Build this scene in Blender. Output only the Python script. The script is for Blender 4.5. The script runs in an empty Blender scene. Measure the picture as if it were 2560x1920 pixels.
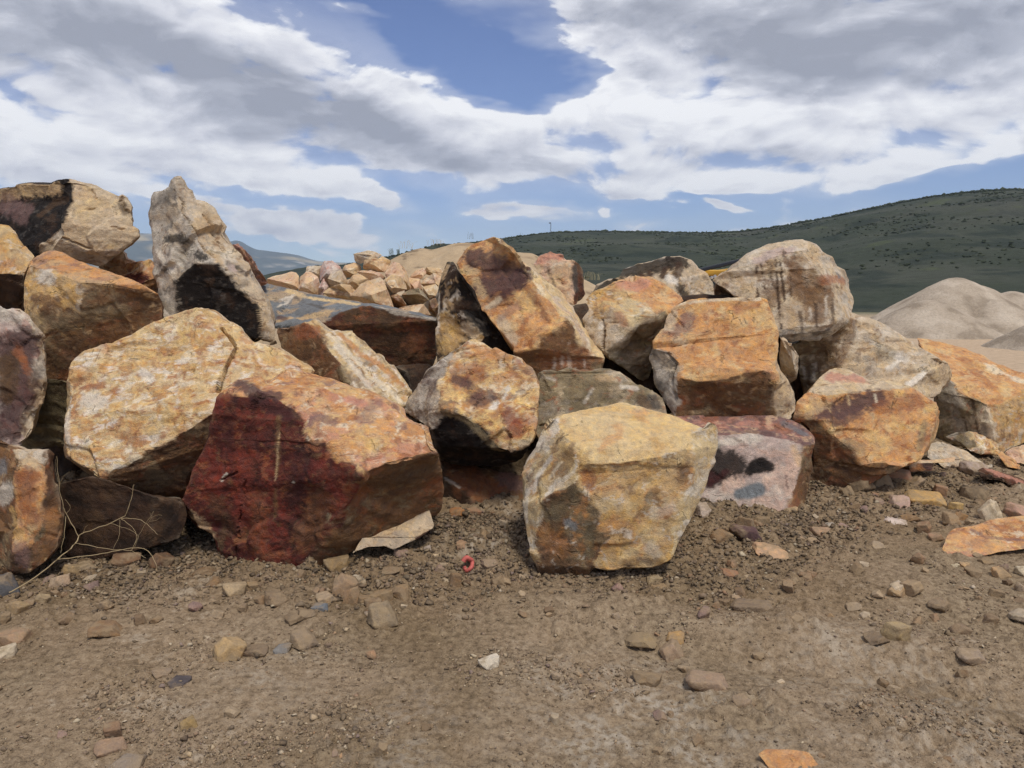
import bpy, bmesh, math, random
import numpy as np
from mathutils import Vector, Matrix, geometry

# ------------------------------------------------------------------ camera, sky, sun, exposure
scene = bpy.context.scene
COL = scene.collection
F_PX = 1934.0                      # focal length in pixels of the 2560 x 1920 photograph
PITCH = math.radians(6.34)         # the camera looks slightly down
EYE = np.array([0.0, 0.0, 1.6])
cam_data = bpy.data.cameras.new('camera')
cam_data.sensor_width = 36.0
cam_data.lens = 36.0 * F_PX / 2560.0
cam_data.clip_start = 0.05
cam_data.clip_end = 40000.0
cam = bpy.data.objects.new('camera', cam_data)
cam.location = EYE
cam.rotation_euler = (math.pi / 2 - PITCH, 0, 0)
COL.objects.link(cam)
scene.camera = cam

SUN_TO = Vector((0.20, -0.46, 0.86)).normalized()      # towards the sun: high, behind the camera, a bit right
SUN_EL = math.asin(SUN_TO.z)
SUN_AZ = math.atan2(SUN_TO.x, SUN_TO.y)
sun_data = bpy.data.lights.new('sun', 'SUN')
sun_data.energy = 1.9
sun_data.angle = math.radians(14)                      # sun through thin cloud
sun_data.color = (1.0, 0.93, 0.82)
sun = bpy.data.objects.new('sun', sun_data)
sun.rotation_euler = (-SUN_TO).to_track_quat('-Z', 'Y').to_euler()
sun.location = (0, -5, 20)
COL.objects.link(sun)

scene.view_settings.view_transform = 'Standard'
scene.view_settings.look = 'None'
scene.view_settings.exposure = 0.55
scene.view_settings.gamma = 1.0
scene.view_settings.use_curve_mapping = False
scene.cycles.use_adaptive_sampling = True
scene.cycles.use_denoising = True
scene.cycles.denoiser = 'OPENIMAGEDENOISE'
scene.cycles.denoising_input_passes = 'RGB_ALBEDO_NORMAL'
scene.cycles.denoising_prefilter = 'NONE'
scene.cycles.adaptive_threshold = 0.012
scene.cycles.max_bounces = 5
scene.cycles.diffuse_bounces = 3
scene.cycles.glossy_bounces = 2
scene.cycles.volume_bounces = 0
scene.cycles.caustics_reflective = False
scene.cycles.caustics_refractive = False

def ray(x, y):
    """direction through a point of the photograph, unit length along the view axis"""
    a = (np.asarray(x, float) - 1280.0) / F_PX
    b = (960.0 - np.asarray(y, float)) / F_PX
    cp, sp = math.cos(PITCH), math.sin(PITCH)
    return np.stack([a, b * sp + cp, b * cp - sp], -1)

def azel(x, y):
    d = ray(x, y); d = d / np.linalg.norm(d)
    return math.atan2(d[0], d[1]), math.asin(d[2])

# ---- world: physical sky with broken cloud over all of it
world = bpy.data.worlds.new('World')
scene.world = world
world.use_nodes = True
wn, wl = world.node_tree.nodes, world.node_tree.links
wn.clear()

def nd(nodes, kind, **kw):
    n = nodes.new(kind)
    for k, v in kw.items():
        if k == 'inp':
            for i, val in v.items():
                n.inputs[i].default_value = val
        else:
            setattr(n, k, v)
    return n

def mth(nodes, links, op, a, b=None, c=None, clamp=False):
    n = nodes.new('ShaderNodeMath'); n.operation = op; n.use_clamp = clamp
    for i, v in enumerate((a, b, c)):
        if v is None: continue
        if hasattr(v, 'links'): links.new(v, n.inputs[i])
        else: n.inputs[i].default_value = v
    return n.outputs[0]

# clouds as soft masses in (azimuth, elevation): centre, half axes, tilt, weight
CLOUDS = [
    (150, 90, 700, 190, 8, 0.95), (620, 215, 520, 125, 17, 0.95), (1150, 330, 420, 85, 13, 0.9), (1480, 330, 280, 85, 4, 0.85),
    (2150, 80, 640, 190, 3, 1.0), (1900, 290, 470, 130, 4, 0.9), (2100, 390, 420, 55, -2, 0.8), (1600, 150, 230, 150, 25, 0.6), (2500, 290, 200, 90, -4, 0.7),
    (150, 330, 460, 70, 4, 0.6), (130, 430, 330, 45, 3, 0.65), (690, 440, 280, 42, 10, 0.9), (870, 478, 130, 26, 12, 0.75), (640, 548, 150, 26, 9, 0.95), (700, 588, 120, 15, 4, 0.8), (430, 505, 130, 26, 6, 0.6),
    (860, 600, 130, 24, 6, 0.55), (830, 566, 45, 16, 8, 0.7), (1300, 534, 130, 18, 3, 0.95), (1500, 462, 160, 30, 14, 0.95), (1400, 412, 160, 30, 8, 0.6), (1040, 575, 60, 14, 5, 0.3),
    (1785, 528, 46, 18, 22, 0.95), (1880, 468, 130, 22, 3, 0.9), (1465, 528, 34, 14, 12, 0.8), (1600, 552, 60, 14, 0, 0.5), (935, 412, 60, 14, 5, 0.25),
    (960, 8, 120, 16, 5, 0.55), (2200, 455, 120, 22, -12, 0.55), (310, 478, 90, 14, 6, 0.5), (1250, 60, 120, 60, 40, 0.18),
]
GAPS = [(1100, 85, 260, 55, 29, -1.0), (1330, 180, 190, 52, 8, -0.9), (1200, 30, 160, 40, 10, -0.4), (1000, 480, 120, 40, 10, -0.4), (2520, 440, 200, 50, -8, -0.5), (1650, 500, 120, 40, 5, -0.35)]
# grey bases (+) and sunlit faces (-) of those masses
SHADES = [
    (210, 110, 560, 120, 8, 0.46), (700, 262, 430, 70, 17, 0.50), (1130, 365, 380, 42, 12, 0.42), (2180, 75, 580, 130, 4, 0.60), (1640, 20, 260, 60, 8, 0.25), (1900, 385, 330, 26, 2, 0.26), (2050, 190, 240, 50, 15, 0.3),
    (940, 95, 360, 48, 27, -0.16), (1330, 245, 270, 42, 12, -0.16), (1760, 270, 420, 75, 6, -0.14), (2300, 350, 260, 45, -3, -0.14), (150, 385, 420, 75, 3, -0.05),
]

def billow_group():
    """fractal billows over (azimuth, elevation), all two-dimensional"""
    g = bpy.data.node_groups.new('cloud_billows', 'ShaderNodeTree')
    g.interface.new_socket('P', in_out='INPUT', socket_type='NodeSocketVector')
    g.interface.new_socket('B', in_out='OUTPUT', socket_type='NodeSocketFloat')
    N, L = g.nodes, g.links
    gi = N.new('NodeGroupInput'); go = N.new('NodeGroupOutput')
    st = nd(N, 'ShaderNodeVectorMath', operation='MULTIPLY'); L.new(gi.outputs[0], st.inputs[0]); st.inputs[1].default_value = (0.6, 1.35, 0)
    n1 = nd(N, 'ShaderNodeTexNoise', noise_dimensions='2D', inp={'Scale': 11.0, 'Detail': 8.0, 'Roughness': 0.56, 'Lacunarity': 2.15, 'Distortion': 0.25}); L.new(st.outputs[0], n1.inputs['Vector'])
    v1 = nd(N, 'ShaderNodeTexVoronoi', voronoi_dimensions='2D', feature='F1', inp={'Scale': 24.0, 'Detail': 1.0, 'Roughness': 0.45})
    sc = nd(N, 'ShaderNodeVectorMath', operation='MULTIPLY_ADD'); L.new(n1.outputs['Color'], sc.inputs[0]); sc.inputs[1].default_value = (0.06, 0.06, 0); L.new(st.outputs[0], sc.inputs[2])
    L.new(sc.outputs[0], v1.inputs['Vector'])
    nn = mth(N, L, 'MULTIPLY_ADD', n1.outputs['Fac'], 2.3, -1.15)
    L.new(mth(N, L, 'MULTIPLY_ADD', v1.outputs['Distance'], -0.55, mth(N, L, 'ADD', nn, 0.22)), go.inputs[0])
    return g

G = billow_group()
tc = nd(wn, 'ShaderNodeTexCoord')
sx = nd(wn, 'ShaderNodeSeparateXYZ'); wl.new(tc.outputs['Generated'], sx.inputs[0])
az_ = mth(wn, wl, 'ARCTAN2', sx.outputs['X'], sx.outputs['Y'])
el_ = mth(wn, wl, 'ARCSINE', sx.outputs['Z'])
pv = nd(wn, 'ShaderNodeCombineXYZ'); wl.new(az_, pv.inputs[0]); wl.new(el_, pv.inputs[1]); pv.inputs[2].default_value = 1.0
g0 = nd(wn, 'ShaderNodeGroup'); g0.node_tree = G; wl.new(pv.outputs[0], g0.inputs[0])
up = nd(wn, 'ShaderNodeVectorMath', operation='ADD'); wl.new(pv.outputs[0], up.inputs[0]); up.inputs[1].default_value = (0.004, 0.014, 0)
g1 = nd(wn, 'ShaderNodeGroup'); g1.node_tree = G; wl.new(up.outputs[0], g1.inputs[0])
# the masses lie at slightly warped places
st0 = nd(wn, 'ShaderNodeVectorMath', operation='MULTIPLY'); wl.new(pv.outputs[0], st0.inputs[0]); st0.inputs[1].default_value = (0.55, 1.5, 0)
wz = nd(wn, 'ShaderNodeTexNoise', noise_dimensions='2D', inp={'Scale': 8.0, 'Detail': 4.0, 'Roughness': 0.6}); wl.new(st0.outputs[0], wz.inputs['Vector'])
wadd = nd(wn, 'ShaderNodeVectorMath', operation='MULTIPLY_ADD'); wl.new(wz.outputs['Color'], wadd.inputs[0]); wadd.inputs[1].default_value = (0.17, 0.07, 0)
woff = nd(wn, 'ShaderNodeVectorMath', operation='ADD'); wl.new(pv.outputs[0], woff.inputs[0]); woff.inputs[1].default_value = (-0.085, -0.035, 0)
wl.new(woff.outputs[0], wadd.inputs[2])
Q = wadd.outputs[0]                                                     # (az, el, 1)
def masses(items, gain, k=1.5):
    total = None
    for (cx, cy, rx, ry, rot, w) in items:
        az, el = azel(cx, cy); t = math.radians(-rot); ax, ay = k * rx / F_PX, k * ry / F_PX
        a1 = (math.cos(t) / ax, math.sin(t) / ax); a2 = (-math.sin(t) / ay, math.cos(t) / ay)
        d1 = nd(wn, 'ShaderNodeVectorMath', operation='DOT_PRODUCT'); wl.new(Q, d1.inputs[0]); d1.inputs[1].default_value = (*a1, -a1[0] * az - a1[1] * el)
        d2 = nd(wn, 'ShaderNodeVectorMath', operation='DOT_PRODUCT'); wl.new(Q, d2.inputs[0]); d2.inputs[1].default_value = (*a2, -a2[0] * az - a2[1] * el)
        r2 = mth(wn, wl, 'MULTIPLY_ADD', d1.outputs['Value'], d1.outputs['Value'], mth(wn, wl, 'MULTIPLY', d2.outputs['Value'], d2.outputs['Value']))
        f = mth(wn, wl, 'SUBTRACT', 1.0, r2, clamp=True)
        f = mth(wn, wl, 'MULTIPLY', f, f)
        total = mth(wn, wl, 'MULTIPLY_ADD', f, w * gain, total if total is not None else 0.0)
    return total
body = mth(wn, wl, 'MINIMUM', masses(CLOUDS + GAPS, 1.45), 0.98)
shade_m = masses(SHADES, 1.15)
# the same broken cover all round, beyond what is laid out ahead
side = nd(wn, 'ShaderNodeMapRange', interpolation_type='SMOOTHSTEP', inp={'From Min': 0.55, 'From Max': 0.9}); wl.new(mth(wn, wl, 'ABSOLUTE', az_), side.inputs['Value'])
top = nd(wn, 'ShaderNodeMapRange', interpolation_type='SMOOTHSTEP', inp={'From Min': 0.38, 'From Max': 0.6}); wl.new(el_, top.inputs['Value'])
away = mth(wn, wl, 'MAXIMUM', side.outputs[0], top.outputs[0])
big = nd(wn, 'ShaderNodeTexNoise', noise_dimensions='2D', inp={'Scale': 3.0, 'Detail': 2.0}); wl.new(st0.outputs[0], big.inputs['Vector'])
body = mth(wn, wl, 'MULTIPLY_ADD', away, mth(wn, wl, 'MULTIPLY_ADD', big.outputs['Fac'], 2.4, -0.75), body)
shade_m = mth(wn, wl, 'MULTIPLY_ADD', away, mth(wn, wl, 'MULTIPLY_ADD', big.outputs['Fac'], 1.4, -0.55), shade_m)
dens = mth(wn, wl, 'ADD', body, g0.outputs[0])
cover = nd(wn, 'ShaderNodeMapRange', interpolation_type='SMOOTHSTEP', inp={'From Min': 0.10, 'From Max': 0.64}); wl.new(dens, cover.inputs['Value'])
# thin veil
veil = nd(wn, 'ShaderNodeMapRange', interpolation_type='SMOOTHSTEP', inp={'From Min': -0.25, 'From Max': 0.75, 'To Max': 0.28}); wl.new(mth(wn, wl, 'MULTIPLY_ADD', wz.outputs['Fac'], 0.8, mth(wn, wl, 'SUBTRACT', body, 0.25)), veil.inputs['Value'])
cov = mth(wn, wl, 'MAXIMUM', cover.outputs[0], veil.outputs[0])
edge = mth(wn, wl, 'SUBTRACT', g1.outputs[0], g0.outputs[0])           # more cloud above -> its shaded base
thick = nd(wn, 'ShaderNodeMapRange', inp={'From Min': 0.35, 'From Max': 1.7, 'To Min': 0.02, 'To Max': 0.46}); wl.new(dens, thick.inputs['Value'])
shade = mth(wn, wl, 'ADD', mth(wn, wl, 'MULTIPLY_ADD', edge, 0.66, thick.outputs[0]), shade_m, clamp=True)
cr = nd(wn, 'ShaderNodeValToRGB')
cr.color_ramp.elements[0].position = 0.0; cr.color_ramp.elements[0].color = (0.76, 0.76, 0.77, 1)
cr.color_ramp.elements[1].position = 1.0; cr.color_ramp.elements[1].color = (0.25, 0.262, 0.31, 1)
e = cr.color_ramp.elements.new(0.35); e.color = (0.55, 0.556, 0.60, 1)
e = cr.color_ramp.elements.new(0.65); e.color = (0.365, 0.378, 0.43, 1)
wl.new(shade, cr.inputs[0])
sky = nd(wn, 'ShaderNodeTexSky', sky_type='NISHITA', sun_disc=False)
sky.sun_elevation = SUN_EL
sky.sun_rotation = SUN_AZ
sky.altitude = 2000.0
sky.air_density = 1.0; sky.dust_density = 0.15; sky.ozone_density = 2.2
bg_sky = nd(wn, 'ShaderNodeBackground'); bg_sky.inputs['Strength'].default_value = 0.084
hsv = nd(wn, 'ShaderNodeHueSaturation', inp={'Hue': 0.515, 'Saturation': 1.12, 'Value': 1.0}); wl.new(sky.outputs[0], hsv.inputs['Color']); wl.new(hsv.outputs[0], bg_sky.inputs['Color'])
bg_cl = nd(wn, 'ShaderNodeBackground'); bg_cl.inputs['Strength'].default_value = 1.0
wl.new(cr.outputs[0], bg_cl.inputs['Color'])
mixs = nd(wn, 'ShaderNodeMixShader'); wl.new(cov, mixs.inputs[0]); wl.new(bg_sky.outputs[0], mixs.inputs[1]); wl.new(bg_cl.outputs[0], mixs.inputs[2])
wo = nd(wn, 'ShaderNodeOutputWorld'); wl.new(mixs.outputs[0], wo.inputs['Surface'])
world.cycles.sampling_method = 'NONE'

# ------------------------------------------------------------------ numeric helpers
def lin(c):
    c = np.asarray(c, float) / 255.0
    return np.where(c <= 0.04045, c / 12.92, ((c + 0.055) / 1.055) ** 2.4)

def sstep(a, b, x):
    t = np.clip((x - a) / (b - a + 1e-12), 0, 1)
    return t * t * (3 - 2 * t)

_P = np.random.RandomState(7).permutation(4096).astype(np.int64)
_G = np.random.RandomState(8).normal(size=(4096, 3)); _G /= np.linalg.norm(_G, axis=1)[:, None]
def noise3(p):
    """gradient noise, about -0.7 .. 0.7"""
    i = np.floor(p).astype(np.int64); f = p - i
    u = f * f * f * (f * (f * 6 - 15) + 10)
    def h(dx, dy, dz):
        k = _P[(i[:, 0] + dx) & 4095]; k = _P[(k + i[:, 1] + dy) & 4095]; k = _P[(k + i[:, 2] + dz) & 4095]
        g = _G[k]
        return g[:, 0] * (f[:, 0] - dx) + g[:, 1] * (f[:, 1] - dy) + g[:, 2] * (f[:, 2] - dz)
    x0 = h(0, 0, 0) * (1 - u[:, 0]) + h(1, 0, 0) * u[:, 0]; x1 = h(0, 1, 0) * (1 - u[:, 0]) + h(1, 1, 0) * u[:, 0]
    x2 = h(0, 0, 1) * (1 - u[:, 0]) + h(1, 0, 1) * u[:, 0]; x3 = h(0, 1, 1) * (1 - u[:, 0]) + h(1, 1, 1) * u[:, 0]
    y0 = x0 * (1 - u[:, 1]) + x1 * u[:, 1]; y1 = x2 * (1 - u[:, 1]) + x3 * u[:, 1]
    return y0 * (1 - u[:, 2]) + y1 * u[:, 2]

def fbm(p, oct=4, gain=0.5):
    s = np.zeros(len(p)); a = 1.0; q = np.array(p, float)
    for k in range(oct):
        s += a * noise3(q + 17.3 * k); q = q * 2.03; a *= gain
    return s * 1.25

def mesh_from(name, V, T, mat, color=None, smooth=True, sharp=None):
    me = bpy.data.meshes.new(name)
    V = np.asarray(V, np.float32); T = np.asarray(T, np.int32)
    me.vertices.add(len(V)); me.vertices.foreach_set('co', V.ravel())
    k = T.shape[1]
    me.loops.add(T.size); me.loops.foreach_set('vertex_index', T.ravel())
    me.polygons.add(len(T)); me.polygons.foreach_set('loop_start', np.arange(0, T.size, k, dtype=np.int32))
    me.polygons.foreach_set('loop_total', np.full(len(T), k, np.int32))
    if smooth: me.polygons.foreach_set('use_smooth', np.ones(len(T), bool))
    me.update(calc_edges=True); me.validate()
    if color is not None:
        at = me.color_attributes.new('tint', 'FLOAT_COLOR', 'POINT')
        c = np.ones((len(V), 4), np.float32); c[:, :3] = color
        at.data.foreach_set('color', c.ravel())
    if sharp: me.set_sharp_from_angle(angle=math.radians(sharp))
    if mat: me.materials.append(mat)
    return me

def link(name, me, loc=(0, 0, 0), parent=None, **props):
    o = bpy.data.objects.new(name, me); COL.objects.link(o); o.location = loc
    if parent: o.parent = parent
    for k, v in props.items(): o[k] = v
    return o

def thing(o, label, cat, group=None):
    o['label'] = label; o['category'] = cat
    if group: o['group'] = group
    return o

# ------------------------------------------------------------------ materials
def mat_rock(name, src='tint', rough=0.9, grain=1.0, bump=0.5):
    """stone: colour from the rock's own staining, fine grain, flecks and pits from noise"""
    m = bpy.data.materials.new(name); m.use_nodes = True
    N, L = m.node_tree.nodes, m.node_tree.links
    b = N['Principled BSDF']
    if src == 'object':
        oi = nd(N, 'ShaderNodeObjectInfo'); colour = oi.outputs['Color']
    else:
        at = nd(N, 'ShaderNodeAttribute', attribute_name='tint'); colour = at.outputs['Color']
    if src == 'object': tcn = nd(N, 'ShaderNodeNewGeometry'); vec = tcn.outputs['Position']
    else: tcn = nd(N, 'ShaderNodeTexCoord'); vec = tcn.outputs['Object']
    n1 = nd(N, 'ShaderNodeTexNoise', inp={'Scale': 26.0, 'Detail': 8.0, 'Roughness': 0.68, 'Distortion': 0.4}); L.new(vec, n1.inputs['Vector'])
    n2 = nd(N, 'ShaderNodeTexNoise', inp={'Scale': 130.0, 'Detail': 4.0, 'Roughness': 0.7}); L.new(vec, n2.inputs['Vector'])
    n3 = nd(N, 'ShaderNodeTexNoise', inp={'Scale': 8.0, 'Detail': 7.0, 'Roughness': 0.66, 'Distortion': 0.6}); L.new(vec, n3.inputs['Vector'])
    f = mth(N, L, 'MULTIPLY_ADD', n1.outputs['Fac'], 1.1 * grain, 1 - 0.55 * grain)
    f2 = mth(N, L, 'MULTIPLY_ADD', n2.outputs['Fac'], 0.7 * grain, 1 - 0.35 * grain)
    f3 = mth(N, L, 'MULTIPLY_ADD', n3.outputs['Fac'], 0.6 * grain, 1 - 0.30 * grain)
    sm = nd(N, 'ShaderNodeVectorMath', operation='MULTIPLY'); L.new(vec, sm.inputs[0]); sm.inputs[1].default_value = (1.0, 1.0, 0.16)
    n4 = nd(N, 'ShaderNodeTexNoise', inp={'Scale': 24.0, 'Detail': 5.0, 'Roughness': 0.65}); L.new(sm.outputs[0], n4.inputs['Vector'])
    f4 = mth(N, L, 'MULTIPLY_ADD', n4.outputs['Fac'], 0.55 * grain, 1 - 0.275 * grain)      # run-off streaks
    ff = mth(N, L, 'MULTIPLY', mth(N, L, 'MULTIPLY', mth(N, L, 'MULTIPLY', f, f2), f3), f4)
    mul = nd(N, 'ShaderNodeVectorMath', operation='SCALE'); L.new(colour, mul.inputs[0]); L.new(ff, mul.inputs['Scale'])
    hs = nd(N, 'ShaderNodeHueSaturation'); L.new(mul.outputs[0], hs.inputs['Color'])
    hue = mth(N, L, 'MULTIPLY_ADD', n3.outputs['Fac'], 0.03, 0.485); L.new(hue, hs.inputs['Hue'])
    sat = mth(N, L, 'MULTIPLY_ADD', n1.outputs['Fac'], 0.6, 0.60); L.new(sat, hs.inputs['Saturation'])
    # dark pits and pale flecks
    pit = nd(N, 'ShaderNodeMapRange', interpolation_type='SMOOTHSTEP', inp={'From Min': 0.38, 'From Max': 0.28, 'To Max': 0.55 * grain}); L.new(n1.outputs['Fac'], pit.inputs['Value'])
    mx = nd(N, 'ShaderNodeMix', data_type='RGBA'); L.new(pit.outputs[0], mx.inputs[0]); L.new(hs.outputs[0], mx.inputs[6])
    dk = nd(N, 'ShaderNodeVectorMath', operation='MULTIPLY'); L.new(hs.outputs[0], dk.inputs[0]); dk.inputs[1].default_value = (0.42, 0.36, 0.34); L.new(dk.outputs[0], mx.inputs[7])
    fl = nd(N, 'ShaderNodeMapRange', interpolation_type='SMOOTHSTEP', inp={'From Min': 0.61, 'From Max': 0.72, 'To Max': 0.38 * grain}); L.new(n1.outputs['Fac'], fl.inputs['Value'])
    mx2 = nd(N, 'ShaderNodeMix', data_type='RGBA'); L.new(fl.outputs[0], mx2.inputs[0]); L.new(mx.outputs[2], mx2.inputs[6])
    lt = nd(N, 'ShaderNodeVectorMath', operation='MULTIPLY_ADD'); L.new(hs.outputs[0], lt.inputs[0]); lt.inputs[1].default_value = (1.15, 1.2, 1.25); lt.inputs[2].default_value = (.06, .055, .045); L.new(lt.outputs[0], mx2.inputs[7])
    nc = nd(N, 'ShaderNodeTexNoise', inp={'Scale': 2.3, 'Detail': 5.0, 'Roughness': 0.5, 'Distortion': 0.6}); L.new(vec, nc.inputs['Vector'])
    cd = mth(N, L, 'ABSOLUTE', mth(N, L, 'SUBTRACT', nc.outputs['Fac'], 0.5))
    cl = nd(N, 'ShaderNodeMapRange', interpolation_type='SMOOTHSTEP', inp={'From Min': 0.006, 'From Max': 0.001}); L.new(cd, cl.inputs['Value'])
    cm = nd(N, 'ShaderNodeMapRange', interpolation_type='SMOOTHSTEP', inp={'From Min': 0.52, 'From Max': 0.60}); L.new(n3.outputs['Fac'], cm.inputs['Value'])
    crk = mth(N, L, 'MULTIPLY', cl.outputs[0], cm.outputs[0])
    mxc = nd(N, 'ShaderNodeMix', data_type='RGBA'); L.new(mth(N, L, 'MULTIPLY', crk, 0.6), mxc.inputs[0]); L.new(mx2.outputs[2], mxc.inputs[6])
    dk2 = nd(N, 'ShaderNodeVectorMath', operation='SCALE'); L.new(mx2.outputs[2], dk2.inputs[0]); dk2.inputs['Scale'].default_value = 0.3; L.new(dk2.outputs[0], mxc.inputs[7])
    base_out = mxc.outputs[2]
    if src == 'object':
        du = nd(N, 'ShaderNodeMapRange', interpolation_type='SMOOTHSTEP', inp={'From Min': 0.44, 'From Max': 0.62, 'To Max': 0.75}); L.new(n3.outputs['Fac'], du.inputs['Value'])
        mx3 = nd(N, 'ShaderNodeMix', data_type='RGBA'); L.new(du.outputs[0], mx3.inputs[0]); L.new(base_out, mx3.inputs[6]); mx3.inputs[7].default_value = (*lin((146, 126, 100)), 1)
        base_out = mx3.outputs[2]
    L.new(base_out, b.inputs['Base Color'])
    b.inputs['Roughness'].default_value = rough
    b.inputs['Specular IOR Level'].default_value = 0.22
    h = mth(N, L, 'MULTIPLY_ADD', n2.outputs['Fac'], 0.4, n1.outputs['Fac'])
    h = mth(N, L, 'MULTIPLY_ADD', n3.outputs['Fac'], 0.5, h)
    h = mth(N, L, 'MULTIPLY_ADD', crk, -0.6, h)
    bp = nd(N, 'ShaderNodeBump', inp={'Strength': bump, 'Distance': 0.020}); L.new(h, bp.inputs['Height'])
    L.new(bp.outputs[0], b.inputs['Normal'])
    return m

M_ROCK = mat_rock('sandstone', bump=0.75)
M_FAR = mat_rock('sandstone_far', bump=0.4, grain=0.7)
M_STONE = mat_rock('loose_stone', src='object', bump=0.5, grain=0.9)
M_GRAVEL = mat_rock('gravel_grains', bump=0.2, grain=0.5)

def mat_plain(name, col, rough=0.8, metal=0.0, var=0.15, scale=20.0):
    m = bpy.data.materials.new(name); m.use_nodes = True
    N, L = m.node_tree.nodes, m.node_tree.links
    b = N['Principled BSDF']
    tcn = nd(N, 'ShaderNodeTexCoord')
    n = nd(N, 'ShaderNodeTexNoise', inp={'Scale': scale, 'Detail': 4.0}); L.new(tcn.outputs['Object'], n.inputs['Vector'])
    f = mth(N, L, 'MULTIPLY_ADD', n.outputs['Fac'], 2 * var, 1 - var)
    v = nd(N, 'ShaderNodeVectorMath', operation='SCALE'); v.inputs[0].default_value = tuple(lin(col)); L.new(f, v.inputs['Scale'])
    L.new(v.outputs[0], b.inputs['Base Color'])
    b.inputs['Roughness'].default_value = rough; b.inputs['Metallic'].default_value = metal
    return m

# ------------------------------------------------------------------ ground, hills, mounds
def at_ground(x, y, z=0.0):
    d = ray(x, y); t = (z - EYE[2]) / d[2]
    return EYE + t * d

def ground_h(x, y):
    """height of the dirt, in metres"""
    x = np.atleast_1d(np.asarray(x, float)); y = np.atleast_1d(np.asarray(y, float))
    p = np.stack([x, y, np.zeros_like(x)], 1)
    r = np.hypot(x, y)
    near = sstep(22, 9, r)
    h = 0.05 * fbm(p * 0.7, 3) * near + 0.5 * fbm(p * 0.02 + 5, 2) * sstep(40, 400, r)
    # spill of dirt against the foot of the pile
    foot = 4.55 + 0.25 * fbm(np.stack([x * 0.8, 0 * x, 0 * x + 3], 1), 3) + np.where(x > 1.2, (x - 1.2) * 0.75, 0)
    h = h + 0.10 * sstep(-0.45, 0.5, y - foot) * near
    h = h + 0.35 * sstep(0.4, 2.2, y - foot) * near * sstep(6.5, 5.2, np.abs(x + 1.0))
    h = h + 0.075 * np.exp(-((y - 4.5) / 0.32) ** 2) * sstep(-1.1, -0.8, x) * sstep(0.12, -0.2, x) * (0.7 + 0.9 * fbm(p * 2.1 + 3, 3)) * near      # dirt heaped between the two front boulders
    # shallow wheel tracks swinging across the front right
    tr = np.hypot(x + 1.0, y + 4.0)
    h = h - 0.045 * (np.exp(-((tr - 7.6) / 0.16) ** 2) + np.exp(-((tr - 8.35) / 0.18) ** 2)) * sstep(-0.5, 0.6, x) * near
    h = h + 0.03 * (np.exp(-((tr - 7.97) / 0.14) ** 2)) * sstep(-0.5, 0.6, x) * near
    return h

def ground_fine(x, y):
    p = np.stack([x, y, np.zeros_like(x)], 1)
    r = np.hypot(x, y)
    near = sstep(16, 7, r)
    lump = fbm(p * 2.3 + 40, 2)
    rough = 0.15 + 0.85 * sstep(-0.1, 0.4, lump)
    foot = 4.55 + np.where(x > 1.2, (x - 1.2) * 0.75, 0)
    bank = sstep(-1.0, -0.2, y - foot)
    rough = np.maximum(rough * np.where(x > 0.2, 1.15, 0.8), bank)
    return (0.062 * np.abs(fbm(p * 5.5, 4)) * rough + 0.020 * fbm(p * 20.0 + 9, 3) * rough + .009 * fbm(p * 50.0 + 5, 3)) * near

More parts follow.
